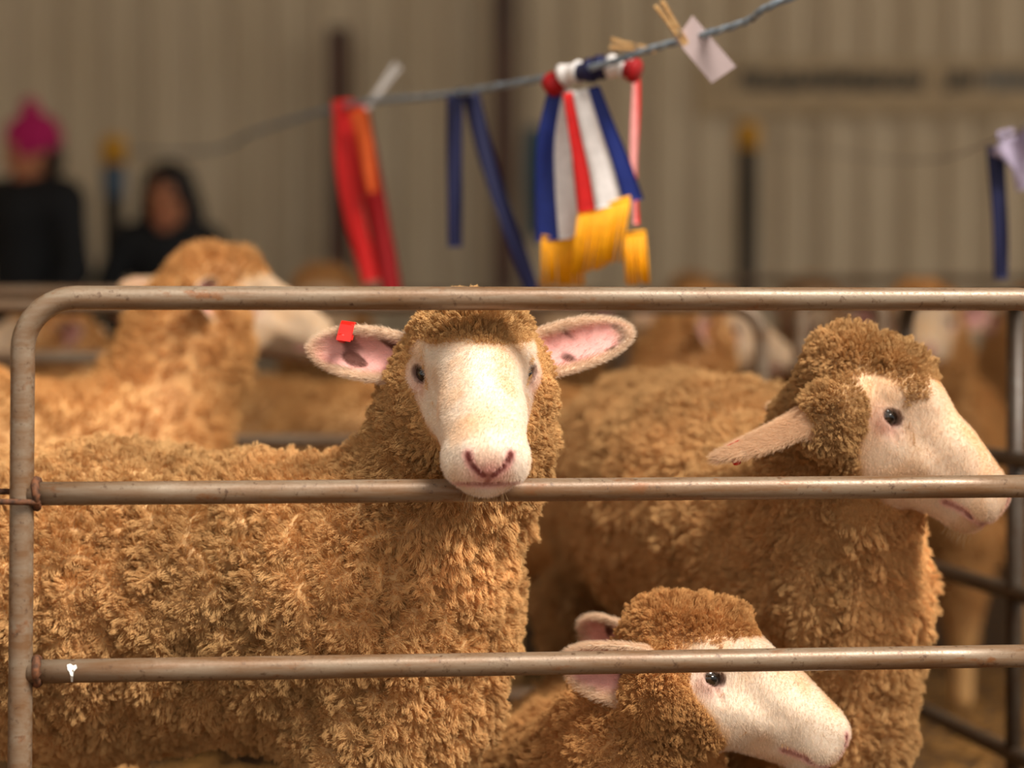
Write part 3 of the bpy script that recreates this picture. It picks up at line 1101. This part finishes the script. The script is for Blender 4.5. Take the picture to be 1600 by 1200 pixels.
# ------------------------------------------------------------------ sheep further back (one built, the others copied)
def far_sheep():
    root = empty('sheep', (0, 0, 0))
    hd = head_frame((.19, 0, .865), (math.cos(math.radians(22)), 0, -math.sin(math.radians(22))))
    ears = [(1, (-.55, -.80, .14), (.80, -.50, -.1), .130, .036), (-1, (-.55, .80, .22), (.80, .50, -.1), .130, .036)]
    b = [((-.02, 0, .555), (-.30, 0, .575), .165, .185, .06), ((-.30, 0, .575), (-.64, 0, .580), .185, .185, .06),
         ((.02, 0, .585), (.115, 0, .79), .135, .090, .06), ((.115, 0, .79), (.14, 0, .85), .090, .075, .05),
         ((-.80, 0, .60), (-.86, 0, .42), .04, .025, .04)]
    for x, y in ((-.04, .09), (-.04, -.09), (-.66, .10), (-.66, -.10)):
        b += leg((x, y, .40), (x, y, .03), .085, .024)
    build_sheep(root, (0, 0, 0), b, hd, .96, ears, 21, 60000, srgb(208, 158, 100), (-.95, -.30, 0), (.45, .30, 1.05), hc=.013, hf=.0042,
                spacing=.013, rad=.0009, wool_len=.017, undercoat=.3, topknot=.85, crown=.85, edge=-.03, cheek=.03, face_c=srgb(206, 174, 142))  # face colour toned down to carry the shade further back
    return root


proto = far_sheep()
FAR = [
    (P(358, 478, 4.02), 32, True, 'blurred sheep in profile behind the left end of the front panel', 1.04),
    (P(60, 540, 5.15), 180, True, 'blurred sheep facing left behind the far pipe panel at left', .96),
    (P(505, 482, 5.75), -92, True, 'sheep far back whose crown shows left of the red ribbon', 1.05),
    (P(872, 520, 5.50), -84, True, 'pale-faced sheep directly behind the chin-resting sheep', 1.0),
    (P(1118, 528, 4.98), 25, True, 'blurred sheep behind the rounded panel corner, left of the crested sheep', .98),
    (P(1440, 525, 5.15), -100, True, 'blurred sheep facing forward behind the crest of the right-hand sheep', 1.0),
    (P(1625, 520, 6.1), -72, True, 'blurred sheep beside the far right upright, facing forward', 1.0),
    (P(1085, 470, 7.6), -80, True, 'far sheep by the wall below the tricolour sash', 1.07),
    (P(1265, 470, 7.9), -105, True, 'far sheep by the wall below the signboard', 1.07),
]
for i, (pt, yaw, eye, lab, sc_) in enumerate(FAR):
    o = proto if i == 0 else copy_tree(proto)
    a = math.radians(yaw)
    o.rotation_euler = (0, 0, a)
    o.scale = (sc_,) * 3
    o.location = (pt[0] - .19 * sc_ * math.cos(a), pt[1] - .19 * sc_ * math.sin(a), 0)
    tag(o, lab, 'sheep', 'sheep in the pens')

# ------------------------------------------------------------------ straw on the floor
rs = np.random.default_rng(77)
NS = 9000
c0 = np.stack([rs.uniform(-1.6, 2.4, NS), rs.uniform(2.35, 6.0, NS), rs.uniform(.002, .03, NS)], 1)
an = rs.uniform(0, PI, NS); ti = rs.normal(0, .16, NS); ln_ = rs.uniform(.04, .16, NS)
dv = np.stack([np.cos(an) * np.cos(ti), np.sin(an) * np.cos(ti), np.sin(ti)], 1)
sd = np.stack([-np.sin(an), np.cos(an), np.zeros(NS)], 1) * .0022
Vs = np.stack([c0 - dv * ln_[:, None] / 2 - sd, c0 - dv * ln_[:, None] / 2 + sd, c0 + dv * ln_[:, None] / 2 + sd, c0 + dv * ln_[:, None] / 2 - sd,
               c0 - dv * ln_[:, None] / 2 + np.array((0, 0, .003)), c0 + dv * ln_[:, None] / 2 + np.array((0, 0, .003))], 1).reshape(-1, 3)
Vs[:, 2] = np.maximum(Vs[:, 2], .001)
b0 = np.arange(NS)[:, None] * 6
Fs = np.concatenate([b0 + np.array([[0, 1, 2, 3]]), b0 + np.array([[0, 3, 5, 4]]), b0 + np.array([[1, 4, 5, 2]])])
st = mesh_obj('straw', Vs, Fs, M_STRAW, None, False)
tag(st, 'loose golden straw bedding strewn over the pen floor', 'straw', kind='stuff')

# ------------------------------------------------------------------ posts, signboard, wall fittings
M_RED = mat_plain('red_oxide_steel', srgb(92, 58, 44), .7, .1, srgb(66, 42, 34), (6, 6, 3))
M_DARKPOST = mat_plain('dark_timber', srgb(84, 74, 62), .85, 0, srgb(56, 50, 44), (20, 20, 3), .3)
M_YEL = mat_plain('yellow_cap', srgb(222, 158, 34), .5)
M_BLUE = mat_plain('blue_sleeve', srgb(84, 104, 124), .6)


def column(u, d, w, ztop, lab):
    x = (u - 800) / FPX * d
    root = empty('steel_column', (x, d, 0))
    tag(root, lab, 'column')
    m = MB()
    for yy in (-w / 2, w / 2): m.box((0, yy, ztop / 2), (w, .008, ztop))
    m.box((0, 0, ztop / 2), (.006, w, ztop)).build('beam', M_RED, root, False)
    m = MB().box((0, 0, .006), (w * 1.8, w * 1.8, .012))
    m.build('base_plate', M_RED, root, False)
    for sx in (-1, 1):
        for sy in (-1, 1):
            MB().tube([(sx * w * .7, sy * w * .7, .008), (sx * w * .7, sy * w * .7, .035)], .009, 6).build('bolt', M_RED, root, False)


column(530, 10.25, .085, 2.12, 'short rusty brown steel column behind the red ribbon')
column(787, 10.30, .085, 5.60, 'tall rusty brown steel column behind the navy ribbon')


def capped_post(u, d, vtop, capw, sleeve, lab):
    x = (u - 800) / FPX * d
    zt = P(u, vtop, d)[2]
    root = empty('post', (x, d, 0)); tag(root, lab, 'post')
    r = capw / 2
    MB().lathe([(r * .80, 0), (r * .80, zt - .10)], 20).build('pole', M_DARKPOST, root)
    MB().lathe([(r * .86, zt - .11), (r * 1.0, zt - .105), (r * 1.0, zt - .03), (r * .8, zt - .008), (r * .3, zt)], 20).build('cap', M_YEL, root)
    if sleeve:
        MB().lathe([(r * .86, zt - .235), (r * .88, zt - .23), (r * .88, zt - .125), (r * .84, zt - .12)], 20).build('sleeve', M_BLUE, root)
    return Vector((x, d, zt))


POST_L = capped_post(179, 9.3, 212, .105, True, 'post with a yellow cap and blue sleeve between the two people')
POST_R = capped_post(1168, 9.8, 190, .105, False, 'dark post with a yellow cap below the signboard')
colx = empty('steel_column', (1.03, 2.98, 0)); tag(colx, 'front steel column just right of the view carrying the rope', 'column')
MB().box((0, 0, 1.2), (.07, .07, 2.4)).build('beam', M_RED, colx, False)
MB().box((0, 0, .006), (.14, .14, .012)).build('base_plate', M_RED, colx, False)

sgn = empty('signboard', (1.58, WALL_Y - .05, 1.89)); tag(sgn, 'long tan signboard with dark lettering on the shed wall', 'sign')
MB().box((0, 0, 0), (1.56, .02, .24)).build('board', mat_plain('sign_board', srgb(196, 168, 128), .6), sgn, False)
M_INK = mat_plain('sign_ink', srgb(34, 44, 46), .6)
for k, (x0, x1, mt) in enumerate(((-.60, .20, M_INK), (.28, .40, M_INK), (.44, .70, mat_plain('sign_grey', srgb(110, 114, 112), .6)))):
    rr_ = random.Random(k + 5)
    m = MB(); x = x0
    while x < x1:
        w = rr_.uniform(.034, .046); h = rr_.uniform(.072, .09)
        m.box((x + .006, -.0115, .028), (.017, .003, h))
        m.box((x + w - .006, -.0115, .028 + rr_.uniform(-.01, .01)), (.017, .003, h * rr_.uniform(.6, 1)))
        m.box((x + w / 2, -.0115, .028 + rr_.choice((-.03, 0, .03))), (w, .003, .018))
        x += w + .008
    m.build('lettering', mt, sgn, False)


# ------------------------------------------------------------------ rope, ribbons, pegs
def catmull(pts, n=10):
    pts = [np.array(p, float) for p in pts]
    pts = [2 * pts[0] - pts[1]] + pts + [2 * pts[-1] - pts[-2]]
    out = []
    for i in range(1, len(pts) - 2):
        p0, p1, p2, p3 = pts[i - 1:i + 3]
        for k in range(n):
            t = k / n
            out.append(.5 * ((2 * p1) + (-p0 + p2) * t + (2 * p0 - 5 * p1 + 4 * p2 - p3) * t * t + (-p0 + 3 * p1 - 3 * p2 + p3) * t ** 3))
    out.append(pts[-2])
    return out


M_ROPE = mat_plain('pale_blue_rope', srgb(150, 160, 168), .8, 0, srgb(108, 122, 136), (80, 80, 80))


def rope(name, ctrl, r, lab, mat):
    root = empty(name, tuple(ctrl[0])); tag(root, lab, 'rope')
    c = catmull(ctrl, 24)
    for ph in range(3):
        pts = []
        for i, p in enumerate(c):
            a = ph * 2 * PI / 3 + i * .55
            tdir = unit(c[min(i + 1, len(c) - 1)] - c[max(i - 1, 0)])
            u_ = unit(np.cross(tdir, (0, 0, 1))); v_ = np.cross(u_, tdir)
            pts.append(p + (u_ * math.cos(a) + v_ * math.sin(a)) * r * .55 - np.array(ctrl[0]))
        MB().tube(pts, r * .62, 8).build('strand', mat, root)


rope('rope', [(1.03, 2.98, 1.475), P(1290, -22, 3.2), P(1160, 36, 3.3), P(1020, 76, 3.42), P(900, 112, 3.55), P(700, 148, 4.05), P(600, 157, 4.35),
              P(520, 170, 4.7), P(400, 206, 5.7), P(320, 236, 6.8), tuple(POST_L - Vector((0, .0, .06)))], .0048,
     'pale blue rope slung across the shed with ribbons pegged to it', M_ROPE)
rope('cord', [(1.03, 2.98, 1.36), P(1640, 170, 3.6), P(1562, 216, 3.9), P(1400, 250, 5.8), tuple(POST_R - Vector((0, 0, .07)))], .0022,
     'thin cord running back to the capped post at right', mat_plain('pale_cord', srgb(170, 160, 150), .8))

FAB = lambda n, c: mat_plain(n, srgb(*c), .55, 0, tuple(x * .86 for x in srgb(*c)), (90, 90, 90), spec=.3)
F_RED, F_DRED, F_ORG = FAB('red_satin', (214, 26, 24)), FAB('dark_red_satin', (164, 16, 22)), FAB('orange_satin', (222, 92, 30))
F_NAVY, F_BLUE, F_WHT = FAB('navy_satin', (24, 26, 64)), FAB('blue_satin', (20, 38, 112)), FAB('white_satin', (236, 228, 224))
F_GOLD, F_PINK, F_TEAL = FAB('gold_fringe', (252, 172, 8)), FAB('pink_edge', (226, 150, 144)), FAB('teal_cloth', (44, 92, 112))


def strip(root, name, ctrl, w0, w1, stripes, side=(1, 0, 0), wave=.004, seed=0, n=10):
    """hanging cloth strip; stripes: list of (material, from, to) across the width, each its own piece"""
    c = catmull(ctrl, n)
    side = np.array(side, float)
    o_ = np.array(root.location)
    for mt, a, b in stripes:
        V, F = [], []
        cols = 5
        for i, p in enumerate(c):
            t = i / (len(c) - 1)
            tdir = unit(c[min(i + 1, len(c) - 1)] - c[max(i - 1, 0)])
            sd_ = unit(side - tdir * (side @ tdir)); nm = np.cross(tdir, sd_)
            w = w0 + (w1 - w0) * t
            for k in range(cols):
                f = a + (b - a) * k / (cols - 1)
                q = p + sd_ * (f - .5) * w + nm * wave * math.sin(f * 5 + t * 6 + seed)
                V += [q - o_ - nm * .0005, q - o_ + nm * .0005]
        m = len(c)
        ix = lambda i, k, l: (i * cols + k) * 2 + l
        for i in range(m - 1):
            for k in range(cols - 1):
                F.append((ix(i, k, 0), ix(i + 1, k, 0), ix(i + 1, k + 1, 0), ix(i, k + 1, 0)))
                F.append((ix(i, k, 1), ix(i, k + 1, 1), ix(i + 1, k + 1, 1), ix(i + 1, k, 1)))
            for k in (0, cols - 1):
                F.append((ix(i, k, 0), ix(i, k, 1), ix(i + 1, k, 1), ix(i + 1, k, 0)))
        for i in (0, m - 1):
            for k in range(cols - 1):
                F.append((ix(i, k, 0), ix(i, k + 1, 0), ix(i, k + 1, 1), ix(i, k, 1)))
        mesh_obj(name, V, F, mt, root)


def PP(d, *uv): return [P(u, v, d) for u, v in uv]


rr = empty('red_ribbon', tuple(P(545, 170, 4.62))); tag(rr, 'bright red ribbon with an orange fold pegged to the rope', 'ribbon', 'show ribbons on the line')
strip(rr, 'tail', PP(4.60, (540, 168), (540, 240), (552, 330), (568, 395), (580, 440)), .046, .034, [(F_RED, 0, 1)], seed=1)
strip(rr, 'tail', PP(4.64, (556, 170), (575, 260), (592, 350), (608, 430), (618, 480)), .050, .036, [(F_DRED, 0, 1)], seed=2)
strip(rr, 'fold', PP(4.57, (560, 172), (570, 220), (578, 270), (584, 300)), .034, .020, [(F_ORG, 0, 1)], seed=3)
MB().tube([np.array(p) - np.array(rr.location) for p in PP(4.61, (520, 168), (545, 166), (572, 172))], .014, 10).build('loop', F_RED, rr)

nb_ = empty('navy_ribbon', tuple(P(720, 146, 4.02))); tag(nb_, 'narrow navy ribbon looped over the rope in an upside-down V', 'ribbon', 'show ribbons on the line')
strip(nb_, 'tail', PP(4.0, (711, 150), (710, 230), (711, 310), (711, 386)), .028, .024, [(F_NAVY, 0, 1)], seed=4)
strip(nb_, 'tail', PP(4.04, (736, 146), (752, 215), (776, 295), (806, 380), (836, 470)), .030, .026, [(F_NAVY, 0, 1)], seed=5)
strip(nb_, 'loop', PP(4.02, (706, 158), (714, 142), (728, 140), (742, 156)), .026, .026, [(F_NAVY, 0, 1)], side=(0, 1, 0), wave=.001)

# tricolour sash with gold fringe
sh = empty('tricolour_sash', tuple(P(910, 125, 3.55))); tag(sh, 'red, white and blue sash with gold fringe hanging from the rope', 'sash', 'show ribbons on the line')
strip(sh, 'stripe', PP(3.57, (884, 140), (872, 220), (874, 300), (880, 374)), .052, .082, [(F_BLUE, 0, .42), (F_WHT, .42, .82), (F_RED, .82, 1)], seed=6)
strip(sh, 'stripe', PP(3.53, (908, 140), (925, 205), (942, 265), (955, 322)), .055, .098, [(F_RED, 0, .26), (F_WHT, .26, .68), (F_BLUE, .68, 1)], side=(1, 0, .12), seed=7)
strip(sh, 'stripe', PP(3.56, (993, 108), (992, 190), (991, 270), (993, 350)), .020, .018, [(F_PINK, 0, .7), (F_RED, .7, 1)], side=(.6, .8, 0), wave=.002, seed=8)


def fringe(root, p0, p1, L, n, seed, drift=0.0):
    rg = random.Random(seed)
    m = MB(); o_ = np.array(root.location)
    for i in range(n):
        a = p0 + (p1 - p0) * (i + .5) / n - o_
        d = np.array((drift + rg.uniform(-.003, .003), rg.uniform(-.003, .003), -L * rg.uniform(.94, 1.03)))
        m.tube([a, a + d * .5 + np.array((rg.uniform(-.001, .001), 0, 0)), a + d], .0019, 5)
    o = m.build('fringe', F_GOLD, root); o['kind'] = 'stuff'
    m = MB(); m.tube([p0 - o_, (p0 + p1) / 2 - o_, p1 - o_], .003, 6); m.build('fringe_braid', F_GOLD, root)


fringe(sh, P(846, 370, 3.57), P(912, 372, 3.57), .068, 26, 1, .002)
fringe(sh, P(903, 334, 3.53), P(985, 308, 3.53), .092, 34, 2, -.012)
fringe(sh, P(974, 366, 3.56), P(1008, 362, 3.56), .075, 16, 3, .005)
kc = [P(858, 138, 3.57), P(885, 116, 3.55), P(915, 112, 3.53), P(945, 104, 3.52), P(975, 106, 3.50), P(996, 112, 3.49)]
kcs = catmull(kc, 6)
cols_ = [F_DRED, F_WHT, F_NAVY, F_NAVY, F_WHT, F_DRED]
for k in range(6):
    seg = kcs[k * len(kcs) // 6:(k + 1) * len(kcs) // 6 + 1]
    MB().tube([p - np.array(sh.location) for p in seg], [.016 + .003 * math.sin(k * 2.1 + j) for j in range(len(seg))], 12).build('knot', cols_[k], sh)

rn = empty('navy_ribbon', tuple(P(1565, 220, 3.88))); tag(rn, 'navy ribbon with a lilac bow hanging at the right edge', 'ribbon', 'show ribbons on the line')
strip(rn, 'tail', PP(3.88, (1556, 228), (1560, 300), (1563, 370), (1564, 436)), .030, .022, [(F_NAVY, 0, 1)], seed=11)
F_LIL = FAB('lilac_satin', (170, 156, 178))
strip(rn, 'bow', PP(3.86, (1560, 222), (1580, 236), (1598, 262), (1604, 296)), .045, .03, [(F_LIL, 0, 1)], seed=12, wave=.008)
strip(rn, 'bow', PP(3.87, (1562, 222), (1588, 216), (1612, 226), (1626, 250)), .035, .03, [(F_LIL, 0, 1)], seed=13, wave=.008)
tw = empty('teal_ribbon', (.100, WALL_Y - .05, 1.72)); tag(tw, 'dull teal ribbon on the wall just left of the sash', 'ribbon')
strip(tw, 'tail', [(.100, WALL_Y - .05, 1.72), (.096, WALL_Y - .055, 1.5), (.104, WALL_Y - .05, 1.24)], .075, .07, [(F_TEAL, 0, 1)], wave=.006)

M_WOOD = mat_plain('peg_wood', srgb(214, 172, 116), .7, 0, srgb(184, 140, 88), (30, 30, 200))
M_WHITEP = mat_plain('white_plastic', srgb(226, 218, 212), .5)
M_SPRING = mat_plain('spring_steel', srgb(120, 116, 110), .35, .8)


def peg(a, b, mat, lab, w=.010):
    a, b = Vector(a), Vector(b)
    L = (b - a).length; z = (b - a).normalized()
    x = z.cross(Vector((0, 1, 0))).normalized(); y = z.cross(x)
    rot = Matrix((x, y, z)).transposed()
    root = empty('clothes_peg', a); tag(root, lab, 'peg')
    for sg in (-1, 1):
        m = MB()
        pr_ = [(0, .0055), (.35, .0035), (.55, .0030), (.72, .0030), (1.0, .0012)]
        V = []
        for f, off in pr_:
            for (dx, dy) in ((-.0028, -w / 2), (.0028, -w / 2), (.0028, w / 2), (-.0028, w / 2)):
                V.append(rot @ Vector((sg * off + dx * (1 - .35 * f), dy, f * L)))
        F = [(0, 3, 2, 1), (16, 17, 18, 19)]
        for i in range(4):
            for k in range(4): F.append((i * 4 + k, i * 4 + (k + 1) % 4, i * 4 + 4 + (k + 1) % 4, i * 4 + 4 + k))
        m.add(V, F).build('jaw', mat, root, False)
    m = MB()
    coil = [rot @ Vector((.0042 * math.cos(t * .7), -w * .62 + w * 1.24 * t / 40, .58 * L + .0042 * math.sin(t * .7))) for t in range(41)]
    m.tube(coil, .0009, 6).build('spring', M_SPRING, root)


peg(P(1030, 6, 3.33), P(1080, 82, 3.36), M_WOOD, 'wooden clothes peg upright on the rope holding the card')
peg(P(956, 68, 3.46), P(1022, 79, 3.43), M_WOOD, 'wooden clothes peg lying along the rope above the sash')
peg(P(622, 102, 4.60), P(564, 182, 4.60), M_WHITEP, 'white plastic clothes peg holding the red ribbon', .016)
cd = [P(1082, 24, 3.35), P(1150, 104, 3.35), P(1112, 130, 3.35), P(1056, 62, 3.35)]
cr_ = empty('card', tuple(cd[0])); tag(cr_, 'small pale card pegged to the rope at upper right', 'card')
Vc = [p - cd[0] for p in cd] + [p - cd[0] + np.array((0, .0012, 0)) for p in cd]
mesh_obj('paper', Vc, [(0, 1, 2, 3), (7, 6, 5, 4), (0, 4, 5, 1), (1, 5, 6, 2), (2, 6, 7, 3), (3, 7, 4, 0)], mat_plain('card_paper', srgb(178, 158, 156), .8), cr_, False)


# ------------------------------------------------------------------ two people by the wall
def person(root, H, lean, head_dir, hair, arms, jacket_c, seed):
    k = H / 1.70
    hz = np.array((lean[0], lean[1], 1.575)) * k
    C = lambda a, b, ra, rb, kk=.03: Prim('cone', kk, 'add', None, a=tuple(np.array(a) * k), b=tuple(np.array(b) * k), ra=ra * k, rb=rb * k)
    fwd = unit(head_dir); x = unit(np.cross(fwd, (0, 0, 1))); up = np.cross(x, fwd)
    fr = (np.stack([x, fwd, up], 1), hz)
    hp = [Prim('ell', .02, 'add', fr, c=(0, -.008, .02), r=(.076, .094, .098)), Prim('ell', .02, 'add', fr, c=(0, .022, -.05), r=(.056, .066, .062)),
          Prim('cone', .008, 'add', fr, a=(0, .084, .012), b=(0, .108, -.028), ra=.007, rb=.012),
          Prim('ell', .008, 'add', fr, c=(0, .082, -.064), r=(.024, .010, .009)), Prim('ell', .012, 'add', fr, c=(0, .072, -.092), r=(.024, .022, .018))]
    for sg in (-1, 1):
        hp += [Prim('ell', .006, 'add', fr, c=(sg * .076, -.008, -.012), r=(.010, .020, .030)),
               Prim('ell', .012, 'sub', fr, c=(sg * .032, .098, .012), r=(.018, .016, .012)),
               Prim('ell', .003, 'add', fr, c=(sg * .032, .082, .010), r=(.012, .010, .010))]
    nk = (lean[0] * .75, lean[1] * .7, 1.44)
    sh_ = lambda sg: np.array((sg * .175 + lean[0] * .55, lean[1] * .5, 1.385))
    tor = [C((lean[0] * .5, lean[1] * .5, 1.33), (lean[0] * .25, .01, 1.12), .125, .118, .05), C((lean[0] * .25, .01, 1.14), (0, .01, .94), .118, .135, .05),
           C(sh_(-1) * np.array((.8, 1, 1)), sh_(1) * np.array((.8, 1, 1)), .075, .075, .05)]
    legs, arm, hand = [], [], []
    for sg in (-1, 1):
        legs += [C((sg * .085, .01, .93), (sg * .095, -.01, .50), .092, .058), C((sg * .095, -.01, .50), (sg * .10, .02, .09), .056, .036)]
        e, w = (np.array(q) for q in arms[0 if sg < 0 else 1])
        arm += [C(sh_(sg), e, .052, .042), C(e, w, .042, .030)]
        dr = unit(w - e); sd_ = unit(np.cross(dr, (0, 0, 1)) if abs(dr[2]) < .9 else np.array((1., 0, 0))); nn = np.cross(sd_, dr)
        hand.append(C(w, w + dr * .075, .026, .034, .02))
        for j, (off, L) in enumerate(((-.030, .066), (-.010, .076), (.010, .072), (.029, .056))):
            b0_ = w + dr * .085 + sd_ * off
            m_ = b0_ + dr * L * .55 - nn * .006
            hand += [C(b0_ - dr * .02, m_, .0105, .0095, .006), C(m_, m_ + dr * L * .35 - nn * L * .35, .0095, .008, .004)]
        hand += [C(w + dr * .03 + sd_ * .03, w + dr * .075 + sd_ * .062 - nn * .012, .013, .010, .010)]
    feet = [C((sg * .10, .03, .05), (sg * .11, -.12, .035), .040, .032) for sg in (-1, 1)]
    neck = [C((nk[0], nk[1], 1.36), tuple(hz / k - np.array((0, 0, .05))), .058, .052)]
    lo = np.array((-.55, -.65, 0)) * k; hi = np.array((.55, .35, 1.85)) * k
    V, Q = mesh_field(tor + neck + legs + arm + hand + feet + hp, lo, hi, hc=.0095 * k)
    skin = np.array(srgb(204, 132, 92))
    V_h = local(V, *fr)
    cl = np.tile(skin, (len(V), 1))
    for sg in (-1, 1):
        m_ = np.linalg.norm((V_h - np.array((sg * .032, .088, .010))) / np.array((.014, .014, .008)), axis=1) < 1
        cl[m_] = srgb(40, 26, 20)
    m_ = np.linalg.norm((V_h - np.array((0, .09, -.064))) / np.array((.026, .02, .010)), axis=1) < 1
    cl[m_] = srgb(170, 80, 70)
    mesh_obj('body', V, Q, M_SKIN, root, True, cl)
    g = lambda pr, e: [Prim(p.kind, p.k, p.op, (p.R, p.t), **{**p.kw, 'ra': p.kw['ra'] + e, 'rb': p.kw['rb'] + e}) for p in pr]
    collar = [C((nk[0], nk[1], 1.38), (nk[0], nk[1], 1.43), .078, .074)]
    V, Q = mesh_field(g(tor, .022) + g(arm, .016) + collar + [C((0, .01, .98), (0, .01, .86), .155, .160, .04)], lo, hi, hc=.014)
    mesh_obj('jacket', V, Q, mat_plain('jacket_cloth', jacket_c, .8, 0, tuple(c * .7 for c in jacket_c), (30, 30, 30)), root)
    V, Q = mesh_field(g(legs, .016), lo, hi, hc=.014)
    mesh_obj('trousers', V, Q, mat_plain('trouser_cloth', srgb(40, 40, 48), .85), root)
    V, Q = mesh_field(g(feet, .012), lo, hi, hc=.012)
    V[:, 2] = np.maximum(V[:, 2], .002)
    mesh_obj('boots', V, Q, mat_plain('boot_leather', srgb(50, 36, 28), .6), root)
    if hair == 'beanie':
        pr = [Prim('ell', .02, 'add', fr, c=(0, -.026, .050), r=(.094, .104, .088)), Prim('ell', .02, 'add', fr, c=(0, -.022, .010), r=(.097, .106, .034)),
              Prim('ell', .01, 'add', fr, c=(0, -.05, .150), r=(.036, .036, .034))]
        pr.append(Prim('ell', .01, 'sub', fr, c=(0, .12, -.055), r=(.09, .09, .085)))
        V, Q = mesh_field(pr, hz - .3, hz + .3, hc=.009)
        mesh_obj('hat', V, Q, mat_plain('pink_knit', srgb(206, 36, 108), .9, 0, srgb(160, 20, 80), (120, 120, 120), .6), root)
        V, Q = mesh_field([Prim('ell', .02, 'add', fr, c=(0, -.045, -.03), r=(.084, .070, .085))], hz - .3, hz + .3, hc=.010)
        mesh_obj('hair', V, Q, mat_plain('dark_hair', srgb(52, 34, 24), .6), root)
    else:
        pr = [Prim('ell', .03, 'add', fr, c=(0, -.026, .036), r=(.100, .106, .105)), Prim('cone', .04, 'add', fr, a=(.05, -.05, -.04), b=(.085, -.04, -.22), ra=.07, rb=.06),
              Prim('cone', .04, 'add', fr, a=(-.05, -.05, -.04), b=(-.085, -.04, -.22), ra=.07, rb=.06)]
        pr.append(Prim('ell', .015, 'sub', fr, c=(0, .125, -.035), r=(.066, .10, .095)))
        V, Q = mesh_field(pr, hz - .4, hz + .4, hc=.009)
        V = V + .004 * np.sin(V[:, [2, 0, 1]] * 160)
        mesh_obj('hair', V, Q, mat_plain('black_hair', srgb(34, 24, 20), .55, 0, srgb(20, 14, 12), (12, 12, 90)), root)


BLK = srgb(24, 24, 26)
p1 = empty('person', ((44 - 800) / FPX * 8.7, 8.7, 0), math.radians(-25))
tag(p1, 'person in a black coat and bright pink beanie at the left edge', 'person')
person(p1, 1.60, (.05, -.05), (-.45, -.80, -.30), 'beanie', (((-.25, -.04, 1.12), (-.20, -.20, .92)), ((.25, -.04, 1.12), (.20, -.20, .92))), BLK, 1)
p2 = empty('person', ((262 - 800) / FPX * 8.8, 8.8, 0), math.radians(10))
tag(p2, 'person with long dark hair and black jacket behind the left sheep', 'person')
person(p2, 1.42, (0, -.07), (-.25, -.95, -.12), 'long', (((-.30, -.10, 1.12), (-.22, -.34, 1.10)), ((.30, -.10, 1.12), (.14, -.36, 1.05))), BLK, 2)
